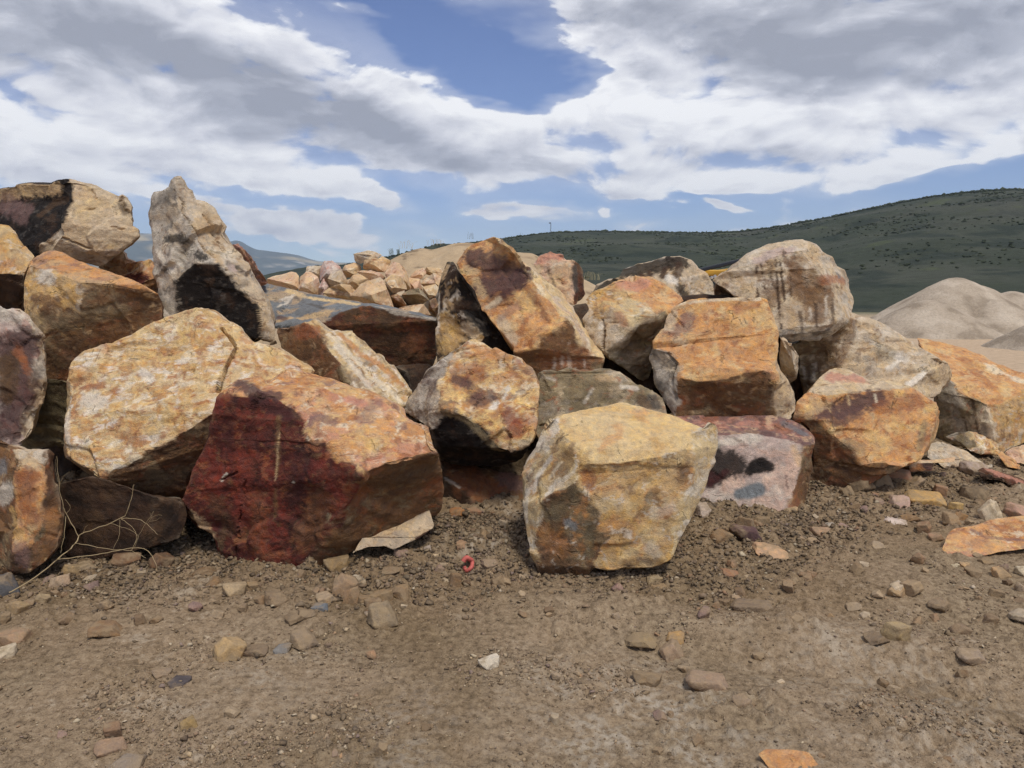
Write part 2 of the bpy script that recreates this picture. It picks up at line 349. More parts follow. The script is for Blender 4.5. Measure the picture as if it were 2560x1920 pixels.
def build_ground():
    az = np.concatenate([np.radians(np.linspace(-180, -40, 28)[:-1]), np.radians(np.linspace(-40, 40, 600)), np.radians(np.linspace(40, 180, 28)[1:])])
    r = np.concatenate([[0.25, 0.6, 1.0, 1.4, 1.8], np.geomspace(2.2, 10.5, 390), np.geomspace(10.7, 60, 60), np.geomspace(64, 16000, 40)])
    A, R = np.meshgrid(az, r)
    X, Y = (R * np.sin(A)).ravel(), (R * np.cos(A)).ravel()
    Z = ground_h(X, Y) + ground_fine(X, Y)
    V = np.stack([X, Y, Z], 1)
    nr, na = R.shape
    i = np.arange(nr - 1)[:, None] * na + np.arange(na - 1)[None, :]
    Q = np.stack([i, i + 1, i + na + 1, i + na], -1).reshape(-1, 4)[:, ::-1]
    m = bpy.data.materials.new('dirt'); m.use_nodes = True
    N, L = m.node_tree.nodes, m.node_tree.links
    b = N['Principled BSDF']; b.inputs['Roughness'].default_value = 0.95; b.inputs['Specular IOR Level'].default_value = 0.15
    g = nd(N, 'ShaderNodeNewGeometry'); P = g.outputs['Position']
    def nz(s, d, rgh=0.6):
        n = nd(N, 'ShaderNodeTexNoise', inp={'Scale': s, 'Detail': d, 'Roughness': rgh}); L.new(P, n.inputs['Vector']); return n.outputs['Fac']
    big, mid, fin, grit = nz(0.9, 4), nz(5.0, 6), nz(28.0, 6, .7), nz(120.0, 4, .7)
    def ramp(fac, stops):
        c = nd(N, 'ShaderNodeValToRGB'); L.new(fac, c.inputs[0])
        while len(c.color_ramp.elements) < len(stops): c.color_ramp.elements.new(0.5)
        for el, (p_, col) in zip(c.color_ramp.elements, stops): el.position = p_; el.color = (*lin(col), 1)
        return c.outputs[0]
    def mix(f, a, b_):
        n = nd(N, 'ShaderNodeMix', data_type='RGBA'); 
        if hasattr(f, 'links'): L.new(f, n.inputs[0])
        else: n.inputs[0].default_value = f
        for k, v in ((6, a), (7, b_)):
            if hasattr(v, 'links'): L.new(v, n.inputs[k])
            else: n.inputs[k].default_value = (*lin(v), 1)
        return n.outputs[2]
    soil = ramp(fin, [(0.30, (95, 80, 62)), (0.5, (147, 128, 103)), (0.70, (174, 155, 127))])
    soil2 = ramp(fin, [(0.3, (109, 92, 72)), (0.52, (158, 137, 111)), (0.72, (181, 160, 134))])
    bigm = nd(N, 'ShaderNodeMapRange', interpolation_type='SMOOTHSTEP', inp={'From Min': 0.4, 'From Max': 0.6}); L.new(big, bigm.inputs['Value'])
    c = mix(bigm.outputs[0], soil, soil2)
    # dry pale dust left in patches
    mm = mth(N, L, 'MULTIPLY_ADD', mid, 0.6, mth(N, L, 'MULTIPLY_ADD', big, 0.55, mth(N, L, 'MULTIPLY', fin, 0.35)))
    dust = nd(N, 'ShaderNodeMapRange', interpolation_type='SMOOTHSTEP', inp={'From Min': 0.82, 'From Max': 0.95}); L.new(mm, dust.inputs['Value'])
    c = mix(mth(N, L, 'MULTIPLY', dust.outputs[0], 0.6), c, (184, 170, 150))
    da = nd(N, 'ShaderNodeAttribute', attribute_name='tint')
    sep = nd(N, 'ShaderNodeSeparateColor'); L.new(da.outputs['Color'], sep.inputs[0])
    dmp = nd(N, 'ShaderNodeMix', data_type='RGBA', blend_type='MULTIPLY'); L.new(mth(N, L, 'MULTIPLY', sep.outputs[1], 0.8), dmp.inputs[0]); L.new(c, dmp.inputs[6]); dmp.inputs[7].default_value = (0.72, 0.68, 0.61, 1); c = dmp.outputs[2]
    c = mix(mth(N, L, 'MULTIPLY', sep.outputs[0], 0.85), c, (190, 178, 160))
    # grit specks
    sp = nd(N, 'ShaderNodeMapRange', interpolation_type='SMOOTHSTEP', inp={'From Min': 0.60, 'From Max': 0.70}); L.new(grit, sp.inputs['Value'])
    c = mix(mth(N, L, 'MULTIPLY', sp.outputs[0], 0.5), c, (186, 162, 128))
    sd = nd(N, 'ShaderNodeMapRange', interpolation_type='SMOOTHSTEP', inp={'From Min': 0.42, 'From Max': 0.33}); L.new(grit, sd.inputs['Value'])
    c = mix(mth(N, L, 'MULTIPLY', sd.outputs[0], 0.55), c, (74, 58, 42))
    # the quarry floor farther out is dry pale sand
    ln = nd(N, 'ShaderNodeVectorMath', operation='LENGTH'); L.new(P, ln.inputs[0])
    far = nd(N, 'ShaderNodeMapRange', interpolation_type='SMOOTHSTEP', inp={'From Min': 9.0, 'From Max': 16.0}); L.new(ln.outputs['Value'], far.inputs['Value'])
    sand = ramp(mid, [(0.3, (170, 148, 122)), (0.6, (196, 172, 144))])
    c = mix(far.outputs[0], c, sand)
    veg = nd(N, 'ShaderNodeMapRange', interpolation_type='SMOOTHSTEP', inp={'From Min': 55.0, 'From Max': 110.0}); L.new(ln.outputs['Value'], veg.inputs['Value'])
    c = mix(veg.outputs[0], c, (80, 88, 62))
    L.new(c, b.inputs['Base Color'])
    h = mth(N, L, 'MULTIPLY_ADD', grit, 0.4, fin)
    bp = nd(N, 'ShaderNodeBump', inp={'Strength': 0.9, 'Distance': 0.020}); L.new(h, bp.inputs['Height']); L.new(bp.outputs[0], b.inputs['Normal'])
    # dried pale clay lies where the dirt was packed
    dust_ = np.zeros(len(V))
    for (px_, py_, rr_, s_) in ((1620, 1760, .34, 1), (1530, 1870, .30, .9), (1200, 1385, .22, 1), (1280, 1330, .2, .9), (1000, 1860, .3, .5), (2200, 1700, .5, .55), (2420, 1850, .5, .6), (680, 1700, .3, .4), (1750, 1880, .3, .8), (1420, 1720, .25, .6)):
        p0 = at_ground(px_, py_); d_ = np.hypot(X - p0[0], (Y - p0[1]) * .8) / rr_
        dust_ = np.maximum(dust_, s_ * np.exp(-d_ * d_))
    nq = np.stack([X, Y, 0 * X], 1)
    dust_ = dust_ * sstep(-.35, .35, fbm(nq * 7.0 + 3, 4)) * sstep(-.3, .25, fbm(nq * 30.0, 3))
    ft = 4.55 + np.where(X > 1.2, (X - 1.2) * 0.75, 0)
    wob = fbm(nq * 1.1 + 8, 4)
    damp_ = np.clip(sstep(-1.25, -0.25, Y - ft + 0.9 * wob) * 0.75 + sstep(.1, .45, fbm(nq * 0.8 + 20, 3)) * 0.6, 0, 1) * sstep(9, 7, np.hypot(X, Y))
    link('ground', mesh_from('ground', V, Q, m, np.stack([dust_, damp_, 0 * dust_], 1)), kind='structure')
build_ground()

def skyline_hill(name, pts, r0, r1, r2, na, nr, amp, amp_scale, mat, color_fn, prof=1.0, ragged=0.0):
    """terrain whose crest stands at distance r1 with the outline pts, rising from r0, falling to r2"""
    az, tn = [], []
    for (x, y) in pts:
        d = ray(x, y); az.append(math.atan2(d[0], d[1])); tn.append(d[2] / math.hypot(d[0], d[1]))
    az, tn = np.array(az), np.array(tn)
    A1 = np.linspace(az[0], az[-1], na)
    H = np.interp(A1, az, tn)
    k = max(3, na // 60) | 1
    pad = np.pad(H, k // 2, mode='edge'); H = np.convolve(pad, np.ones(k) / k, 'valid')
    H = EYE[2] + H * r1
    nf = int(nr * 0.8)
    R1 = np.concatenate([np.linspace(r0, r1, nf), np.linspace(r1, r2, nr - nf + 1)[1:]])
    A, R = np.meshgrid(A1, R1)
    s = np.where(R <= r1, ((R - r0) / (r1 - r0)) ** prof, 1 - sstep(0, 1, (R - r1) / (r2 - r1)))
    X, Y = (R * np.sin(A)).ravel(), (R * np.cos(A)).ravel()
    Z = (H[None, :] * s).ravel() - 0.3
    q = np.stack([X, Y, 0 * X], 1) / amp_scale
    env = np.clip(s.ravel() * 1.4, 0, 1) * np.clip((1.0 - s.ravel()) * 3 + ragged, 0, 1)
    Z = Z + amp * fbm(q, 5) * env
    V = np.stack([X, Y, Z], 1)
    i = np.arange(nr - 1)[:, None] * na + np.arange(na - 1)[None, :]
    Q = np.stack([i, i + na, i + na + 1, i + 1], -1).reshape(-1, 4)[:, ::-1]
    o = link(name, mesh_from(name, V, Q, mat, color_fn(V)), kind='structure')
    return o, V, (A1, H, R1)

def far_mat(name, scale, contrast, bump_d, rough=0.95):
    m = bpy.data.materials.new(name); m.use_nodes = True
    N, L = m.node_tree.nodes, m.node_tree.links
    b = N['Principled BSDF']; b.inputs['Roughness'].default_value = rough; b.inputs['Specular IOR Level'].default_value = 0.1
    at = nd(N, 'ShaderNodeAttribute', attribute_name='tint')
    g = nd(N, 'ShaderNodeNewGeometry')
    n = nd(N, 'ShaderNodeTexNoise', inp={'Scale': scale, 'Detail': 7.0, 'Roughness': 0.7}); L.new(g.outputs['Position'], n.inputs['Vector'])
    f = mth(N, L, 'MULTIPLY_ADD', n.outputs['Fac'], 2 * contrast, 1 - contrast)
    v = nd(N, 'ShaderNodeVectorMath', operation='SCALE'); L.new(at.outputs['Color'], v.inputs[0]); L.new(f, v.inputs['Scale'])
    L.new(v.outputs[0], b.inputs['Base Color'])
    bp = nd(N, 'ShaderNodeBump', inp={'Strength': 0.8, 'Distance': bump_d}); L.new(n.outputs['Fac'], bp.inputs['Height']); L.new(bp.outputs[0], b.inputs['Normal'])
    return m

def blend(base, layers):
    c = np.array(base, float)
    for col, w in layers: c = c * (1 - w[:, None]) + lin(col) * w[:, None]
    return c

# distant mountains
def col_mtn(V):
    n = fbm(V / np.array([900, 900, 120]), 4); n2 = fbm(V / np.array([350, 350, 60.0]) + 3, 4)
    return blend(np.tile(lin((78, 88, 84)), (len(V), 1)), [((190, 172, 130), sstep(0.12, 0.35, n) * 0.9), ((205, 196, 180), sstep(0.3, 0.5, n2) * 0.7)])
skyline_hill('mountains', [(-900, 545), (-400, 540), (-200, 560), (100, 572), (351, 584), (480, 590), (555, 612), (575, 603), (590, 597), (605, 602), (630, 622), (668, 626), (714, 633), (757, 641), (775, 649), (806, 654), (875, 656), (1000, 662), (1200, 680), (1400, 700)],
             2600, 5200, 7000, 260, 60, 60, 500, far_mat('mountain_slope', 0.01, 0.3, 10), col_mtn, prof=1.3, ragged=0.15)

# the green hill
def col_hill(V):
    n = fbm(V / 45.0, 5); n2 = fbm(V / np.array([16, 16, 8.0]) + 9, 4); n3 = fbm(V / 120.0 + 4, 3)
    return blend(np.tile(lin((64, 70, 58)), (len(V), 1)),
                 [((76, 79, 68), sstep(-0.1, 0.4, n) * 0.8), ((44, 53, 46), sstep(0.12, 0.38, n2) * 0.7), ((78, 78, 70), sstep(0.2, 0.5, n3) * 0.5), ((84, 92, 62), sstep(0.5, 0.65, -n2 + 0.2 * n) * 0.5)])
hill, HV, (HA, HH, HR) = skyline_hill('green_hill', [(-500, 730), (300, 705), (560, 700), (640, 692), (663, 686), (698, 681), (764, 673), (849, 664), (877, 660), (1000, 636), (1100, 616), (1250, 598), (1300, 590), (1370, 581), (1480, 577), (1600, 578), (1780, 581), (1860, 577), (1950, 565), (2060, 545), (2200, 515), (2330, 490), (2440, 476), (2530, 471), (2620, 472), (2900, 500), (3300, 560)],
                                  95, 430, 620, 420, 220, 5.5, 60, far_mat('hill_scrub', 0.5, 0.55, 1.2), col_hill, prof=1.12, ragged=0.0)

def clump_mesh(rng, n):
    """n leafy clumps as jittered low balls"""
    bm = bmesh.new(); bmesh.ops.create_icosphere(bm, subdivisions=1, radius=1.0)
    bv = np.array([v.co[:] for v in bm.verts]); bf = np.array([[v.index for v in f.verts] for f in bm.faces]); bm.free()
    return bv, bf

def build_scrub():
    rng = np.random.RandomState(5)
    bv, bf = clump_mesh(rng, 1)
    Vs, Fs, Cs = [], [], []
    n = 0
    az = rng.uniform(-0.25, 0.62, 14000); rr = 150 + (430 - 150) * rng.uniform(0, 1, 14000) ** 0.7
    crest = rng.uniform(0, 1, 14000) < 0.16
    rr = np.where(crest, rng.uniform(424, 434, 14000), rr)
    X, Y = rr * np.sin(az), rr * np.cos(az)
    dens = fbm(np.stack([X, Y * 0.5, 0 * X], 1) / 28.0, 3)
    keep = crest | (dens + rng.uniform(-0.4, 0.3, 14000) > 0.16)
    # heights from the hill grid
    na = len(HA); 
    for k in np.nonzero(keep)[0]:
        ia = int(np.clip(np.searchsorted(HA, az[k]), 0, na - 1)); ir = int(np.clip(np.searchsorted(HR, rr[k]), 0, len(HR) - 1))
        z = HV[ir * na + ia][2]
        s = rng.uniform(0.16, 0.40) * (0.35 + rr[k] / 450) * (rng.uniform(.9, 1.7) if crest[k] else 1.0)
        v = bv * (1 + 0.35 * rng.normal(size=(len(bv), 1))) * np.array([s * rng.uniform(1, 2.2), s, s * rng.uniform(0.55, .95)]) + np.array([X[k], Y[k], z + 0.15 * s])
        Vs.append(v); Fs.append(bf + n); n += len(v)
        t = rng.uniform(0, 1); c = lin((58, 66, 52)) * (1 - t) + lin((72, 78, 62)) * t
        Cs.append(np.tile(c, (len(v), 1)))
    link('scrub', mesh_from('scrub', np.concatenate(Vs), np.concatenate(Fs), far_mat('scrub_leaf', 1.5, 0.4, 0.3), np.concatenate(Cs), smooth=False),
         kind='stuff', label='low dark green scrub scattered over the green hill', category='scrub')
build_scrub()

# dirt mound behind the rubble
def col_mound(V):
    n = fbm(V / 2.2, 5); n2 = fbm(V / np.array([1.2, 1.2, 0.35]) + 5, 4)
    return blend(np.tile(lin((178, 156, 126)), (len(V), 1)), [((146, 124, 98), sstep(0.1, 0.45, n) * 0.7), ((104, 88, 70), sstep(0.3, 0.5, n2) * 0.7), ((196, 176, 148), sstep(0.15, 0.5, -n) * 0.6)])
skyline_hill('dirt_mound', [(820, 730), (900, 690), (960, 641), (978, 629), (1001, 616), (1030, 606), (1054, 601), (1081, 605), (1104, 598), (1131, 590), (1153, 587), (1178, 587), (1197, 590), (1230, 596), (1260, 606), (1300, 612), (1330, 615), (1345, 622), (1362, 634), (1400, 648), (1462, 679), (1508, 702), (1580, 735), (1680, 770)],
             19, 31, 40, 300, 120, 0.55, 2.6, far_mat('mound_dirt', 3.0, 0.25, 0.08), col_mound, prof=0.95, ragged=0.12)

# gravel heaps on the quarry floor
def heap(name, label, peaks, slope, base_z, res, rmax):
    P0 = np.array([np.array(EYE + d * ray(x, y)) for (x, y, d) in peaks])
    c = P0.mean(0)
    x = np.linspace(c[0] - rmax, c[0] + rmax, res); y = np.linspace(c[1] - rmax, c[1] + rmax, res)
    X, Y = np.meshgrid(x, y); Z = np.full(X.shape, -9.0)
    q = np.stack([X.ravel(), Y.ravel(), 0 * X.ravel()], 1)
    wob = (0.35 * fbm(q / 2.5 + 3, 3)).reshape(X.shape)
    for p in P0:
        r = np.hypot(X - p[0], Y - p[1])
        Z = np.maximum(Z, p[2] - slope * (np.sqrt(r * r + 0.35) - 0.59) + wob * np.clip(r / 3, 0, 1) * 0.5)
    Z = np.maximum(Z, -0.25) + (0.02 * fbm(q * 2.5, 3)).reshape(X.shape)
    V = np.stack([X - c[0], Y - c[1], Z], -1).reshape(-1, 3)
    i = np.arange(res - 1)[:, None] * res + np.arange(res - 1)[None, :]
    Q = np.stack([i, i + 1, i + res + 1, i + res], -1).reshape(-1, 4)
    Q = Q[(V[Q][:, :, 2] > -0.2).any(1)]
    n = fbm(V / 1.3, 4)
    colr = blend(np.tile(lin((180, 165, 146)), (len(V), 1)), [((146, 132, 114), sstep(0, 0.45, n) * 0.8), ((198, 184, 165), sstep(0.1, 0.5, -n) * 0.8)])
    o = link(name, mesh_from(name, V, Q, far_mat(name + '_grain', 9.0, 0.45, 0.12), colr), loc=(c[0], c[1], 0))
    return thing(o, label, 'gravel pile', 'gravel piles on the quarry floor')
heap('gravel_pile', 'large pale gravel pile with rounded shoulders below the green hill', [(2390, 694, 38), (2440, 712, 38.5), (2530, 728, 38), (2480, 748, 36)], 0.62, 0, 150, 7)
heap('gravel_pile', 'smaller conical gravel pile standing in front of the large pile', [(2322, 750, 33)], 0.60, 0, 110, 5)
heap('gravel_pile', 'gravel pile cut off by the right edge of the picture', [(2715, 765, 24.5)], 0.60, 0, 110, 4.2)

# ------------------------------------------------------------------ boulders
SHEET = {1: (0, 400), 2: (640, 540), 3: (1280, 540), 4: (1840, 440), 5: (0, 900), 6: (640, 960), 7: (1240, 960), 8: (1840, 960), 9: (0, 1380), 10: (640, 1380), 11: (1840, 1380)}
def sh(s, pts):
    p = np.array(pts, float)
    if s == 0: return p
    return p / 3.072 + np.array(SHEET[s], float)

C = dict(orange=(200, 145, 86), amber=(184, 124, 62), yellow=(210, 172, 106), gold=(196, 154, 86), cream=(220, 204, 174), tan=(188, 156, 112), buff=(196, 174, 142), sand=(208, 178, 126),
         grey=(164, 153, 138), pale=(206, 194, 176), bluegrey=(122, 126, 128), darkgrey=(86, 80, 73), brown=(116, 82, 50), dkbrown=(70, 50, 36), umber=(90, 66, 44), rust=(148, 86, 46), maroon=(88, 38, 28), wine=(66, 34, 33),
         red=(126, 48, 30), black=(34, 29, 27), pink=(206, 166, 142), rose=(188, 128, 104), salmon=(206, 168, 126), mauve=(126, 96, 90), plum=(92, 66, 62), olive=(134, 117, 86), moss=(108, 96, 70), white=(224, 215, 200), pinkgrey=(186, 163, 150), slate=(114, 116, 118), straw=(198, 172, 124))

# skins: base colour and noise layers (colour, frequency per metre, lo, hi, stretch)
SK = {
 'yellow': ('sand', [('gold', 4, -.25, .1), ('cream', 7, .14, .36), ('amber', 9, .08, .34), ('rust', 15, .22, .42), ('white', 9, .32, .46)]),
 'orange': ('orange', [('amber', 3, -.1, .3), ('sand', 6, .2, .45), ('rust', 8, .2, .45), ('yellow', 7, .2, .45)]),
 'orangeblock': ('orange', [('yellow', 3, .0, .4), ('amber', 5, .1, .4), ('rust', 12, .3, .52), ('sand', 8, .25, .5)]),
 'blotch': ('yellow', [('rust', 5, .0, .3), ('cream', 8, .1, .32), ('plum', 6, .22, .42), ('red', 9, .3, .5), ('amber', 10, .1, .35)]),
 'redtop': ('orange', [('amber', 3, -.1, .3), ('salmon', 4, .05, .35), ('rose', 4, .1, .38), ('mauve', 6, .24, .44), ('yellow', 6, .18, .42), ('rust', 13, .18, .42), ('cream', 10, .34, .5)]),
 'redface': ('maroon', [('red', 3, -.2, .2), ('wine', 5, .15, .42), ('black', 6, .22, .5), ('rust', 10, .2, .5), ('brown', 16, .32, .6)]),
 'redundershade': ('brown', [('rust', 3, .0, .4), ('umber', 5, .0, .4), ('olive', 8, .2, .5)]),  # brown and rust stone, with some of the overhang's shade put into the colour
 'brownface': ('brown', [('dkbrown', 3, .0, .4), ('olive', 4, .15, .45), ('rust', 5, .2, .5), ('tan', 11, .35, .6)]),  # brown stone; on undersides part of the darkness is painted shade
 'rustface': ('umber', [('maroon', 3, -.1, .3), ('brown', 5, .1, .4), ('rust', 8, .25, .5), ('dkbrown', 4, .2, .5)]),
 'browntop': ('orange', [('amber', 3, -.1, .3), ('tan', 5, .1, .4), ('mauve', 3, .2, .5), ('brown', 8, .22, .48)]),
 'tan': ('buff', [('tan', 3, -.1, .3), ('sand', 5, .15, .45), ('brown', 14, .38, .58)]),
 'tanpale': ('buff', [('tan', 4, -.1, .3), ('pale', 6, .1, .4), ('grey', 4, .2, .5), ('brown', 13, .36, .55)]),
 'greyrock': ('grey', [('pale', 5, -.05, .3), ('buff', 4, .1, .4), ('darkgrey', 8, .2, .42), ('brown', 12, .36, .55)]),
 'greygreen': ('olive', [('grey', 2.5, -.15, .25), ('buff', 4, .2, .5), ('moss', 5, .2, .5), ('rust', 12, .4, .6)]),
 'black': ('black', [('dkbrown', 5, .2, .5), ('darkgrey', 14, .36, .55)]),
 'blackmix': ('black', [('dkbrown', 4, -.05, .3), ('umber', 6, .1, .35), ('tan', 8, .22, .4), ('pale', 12, .36, .5), ('gold', 5, .3, .5)]),
 'purple': ('plum', [('rust', 4, .0, .3), ('amber', 5, .1, .35), ('tan', 6, .28, .42), ('dkbrown', 7, .2, .45)]),
 'slopelight': ('sand', [('pinkgrey', 4, .0, .4), ('orange', 6, .2, .5), ('cream', 9, .2, .5)]),
 'pink': ('pinkgrey', [('rose', 4, .0, .35), ('pale', 5, .1, .4), ('mauve', 9, .3, .5)]),
 'pinkslab': ('pinkgrey', [('pale', 2, -.1, .3), ('pink', 3, .1, .45)]),
 'pinktop': ('mauve', [('rust', 5, -.05, .3), ('rose', 6, .1, .4), ('salmon', 8, .2, .45), ('plum', 7, .2, .45)]),
 'salmon': ('salmon', [('pink', 3, .0, .3), ('sand', 4, .1, .4), ('rust', 10, .34, .5), ('cream', 6, .25, .5)]),
 'rubble': ('tan', [('sand', 1.2, -.1, .3), ('salmon', 1.5, -.05, .3), ('gold', 2, .12, .4), ('cream', 3, .2, .45), ('rust', 6, .34, .5)]),
 'striped': ('straw', [('cream', 4, .05, .35), ('gold', 5, -.05, .3), ('grey', 6, .3, .5), ('amber', 8, .25, .48)]),
 'crystal': ('straw', [('pale', 5, .0, .3), ('gold', 6, .1, .35), ('white', 9, .2, .42)]),
 'goldface': ('gold', [('tan', 3, -.1, .3), ('straw', 6, .05, .35), ('amber', 5, .2, .45), ('brown', 8, .28, .5), ('pale', 10, .36, .52)]),
 'darkfacet': ('brown', [('olive', 3, -.05, .3), ('umber', 5, .05, .4), ('amber', 7, .24, .48), ('pale', 12, .42, .55)]),
 'flattop': ('sand', [('yellow', 2, -.1, .3), ('orange', 3, .3, .6), ('gold', 9, .3, .5)]),
 'slabtop': ('slate', [('bluegrey', 3, -.1, .3), ('tan', 2.5, .2, .4)]),
 'streak': ('buff', [('pale', 4, -.05, .3), ('tan', 6, .1, .4), ('olive', 7, .25, .5), ('brown', 5, .3, .5)]),
 'streakshade': ('olive', [('brown', 4, -.1, .25), ('dkbrown', 5, .1, .4), ('buff', 9, .25, .45)]),  # darker streaked skin, shade of a left underside put into the colour
 'deepshade': ('dkbrown', [('umber', 3, .0, .4), ('black', 4, .1, .4)]),  # near-black brown: shade of gaps and undersides painted into the stone
 'strata': ('moss', [('olive', 4, .0, .4), ('dkbrown', 5, .1, .4)]),
}

def refine(V, T, F, lim):
    """split every edge longer than lim (per-vertex) until none is left; F carries face ids"""
    for _ in range(24):
        E = np.sort(np.concatenate([T[:, [0, 1]], T[:, [1, 2]], T[:, [2, 0]]]), 1)
        key = E[:, 0].astype(np.int64) * len(V) + E[:, 1]
        u, inv = np.unique(key, return_inverse=True)
        a, b = u // len(V), u % len(V)
        ln = np.linalg.norm(V[a] - V[b], axis=1)
        need = ln > np.minimum(lim[a], lim[b]) * 1.0 + 0.35 * np.abs(lim[a] - lim[b])
        if not need.any(): break
        idx = np.full(len(u), -1); idx[need] = len(V) + np.arange(need.sum())
        V = np.concatenate([V, 0.5 * (V[a[need]] + V[b[need]])]); lim = np.concatenate([lim, 0.5 * (lim[a[need]] + lim[b[need]])])
        n = len(T); m = np.stack([idx[inv[:n]], idx[inv[n:2 * n]], idx[inv[2 * n:]]], 1)
        cnt = (m >= 0).sum(1)
        out, of = [T[cnt == 0]], [F[cnt == 0]]
        k = cnt == 3
        if k.any():
            t, q = T[k], m[k]
            for tri in ((t[:, 0], q[:, 0], q[:, 2]), (q[:, 0], t[:, 1], q[:, 1]), (q[:, 2], q[:, 1], t[:, 2]), (q[:, 0], q[:, 1], q[:, 2])):
                out.append(np.stack(tri, 1)); of.append(F[k])
        for r in range(3):                                       # rotate so the pattern starts at corner r
            o = [r, (r + 1) % 3, (r + 2) % 3]
            k = (cnt == 1) & (m[:, r] >= 0)
            if k.any():
                t, q = T[k][:, o], m[k][:, o]
                for tri in ((t[:, 0], q[:, 0], t[:, 2]), (q[:, 0], t[:, 1], t[:, 2])):
                    out.append(np.stack(tri, 1)); of.append(F[k])
            k = (cnt == 2) & (m[:, r] < 0)
            if k.any():
                t, q = T[k][:, o], m[k][:, o]
                for tri in ((t[:, 2], q[:, 2], q[:, 1]), (t[:, 0], t[:, 1], q[:, 2]), (t[:, 1], q[:, 1], q[:, 2])):
                    out.append(np.stack(tri, 1)); of.append(F[k])
        T, F = np.concatenate(out), np.concatenate(of)
    return V, T, F

def vnormals(V, T):
    n = np.cross(V[T[:, 1]] - V[T[:, 0]], V[T[:, 2]] - V[T[:, 0]])
    N = np.zeros_like(V)
    for k in range(3): 
        for c in range(3): N[:, c] += np.bincount(T[:, k], n[:, c], len(V))
    return N / (np.linalg.norm(N, axis=1)[:, None] + 1e-12)

def laplace(V, T, it=1, w=0.5):
    E = np.concatenate([T[:, [0, 1]], T[:, [1, 2]], T[:, [2, 0]]])
    deg = np.bincount(E.ravel(), minlength=len(V)).astype(float)
    for _ in range(it):
        S = np.zeros_like(V)
        for c in range(3):
            S[:, c] = np.bincount(E[:, 0], V[E[:, 1], c], len(V)) + np.bincount(E[:, 1], V[E[:, 0], c], len(V))
        V = V + w * (S / deg[:, None] - V)
    return V

def facet_field(p, rng, n, tilt, stretch=None):
    """random fracture planes, one per cell"""
    q = p if stretch is None else p * stretch
    lo, hi = q.min(0), q.max(0)
    s = rng.uniform(lo, hi, (n, 3)); g = rng.normal(size=(n, 3)) * tilt; off = rng.normal(size=n) * tilt * 0.12
    w = q + 0.05 * np.stack([noise3(q * 5 + k * 9.1) for k in range(3)], 1)
    K = 34.0 * (n / max(np.prod(hi - lo + 1e-3), 1e-6)) ** (2 / 3)
    num = np.zeros(len(p)); den = np.zeros(len(p)); d0 = np.full(len(p), 1e9)
    ds = []
    for k in range(n):
        d = ((w - s[k]) ** 2).sum(1); ds.append(d); d0 = np.minimum(d0, d)
    for k in range(n):
        e = K * (ds[k] - d0); m = np.nonzero(e < 9)[0]
        ex = np.exp(-e[m]); den[m] += ex; num[m] += ex * ((q[m] - s[k]) @ g[k] + off[k])
    return num / den

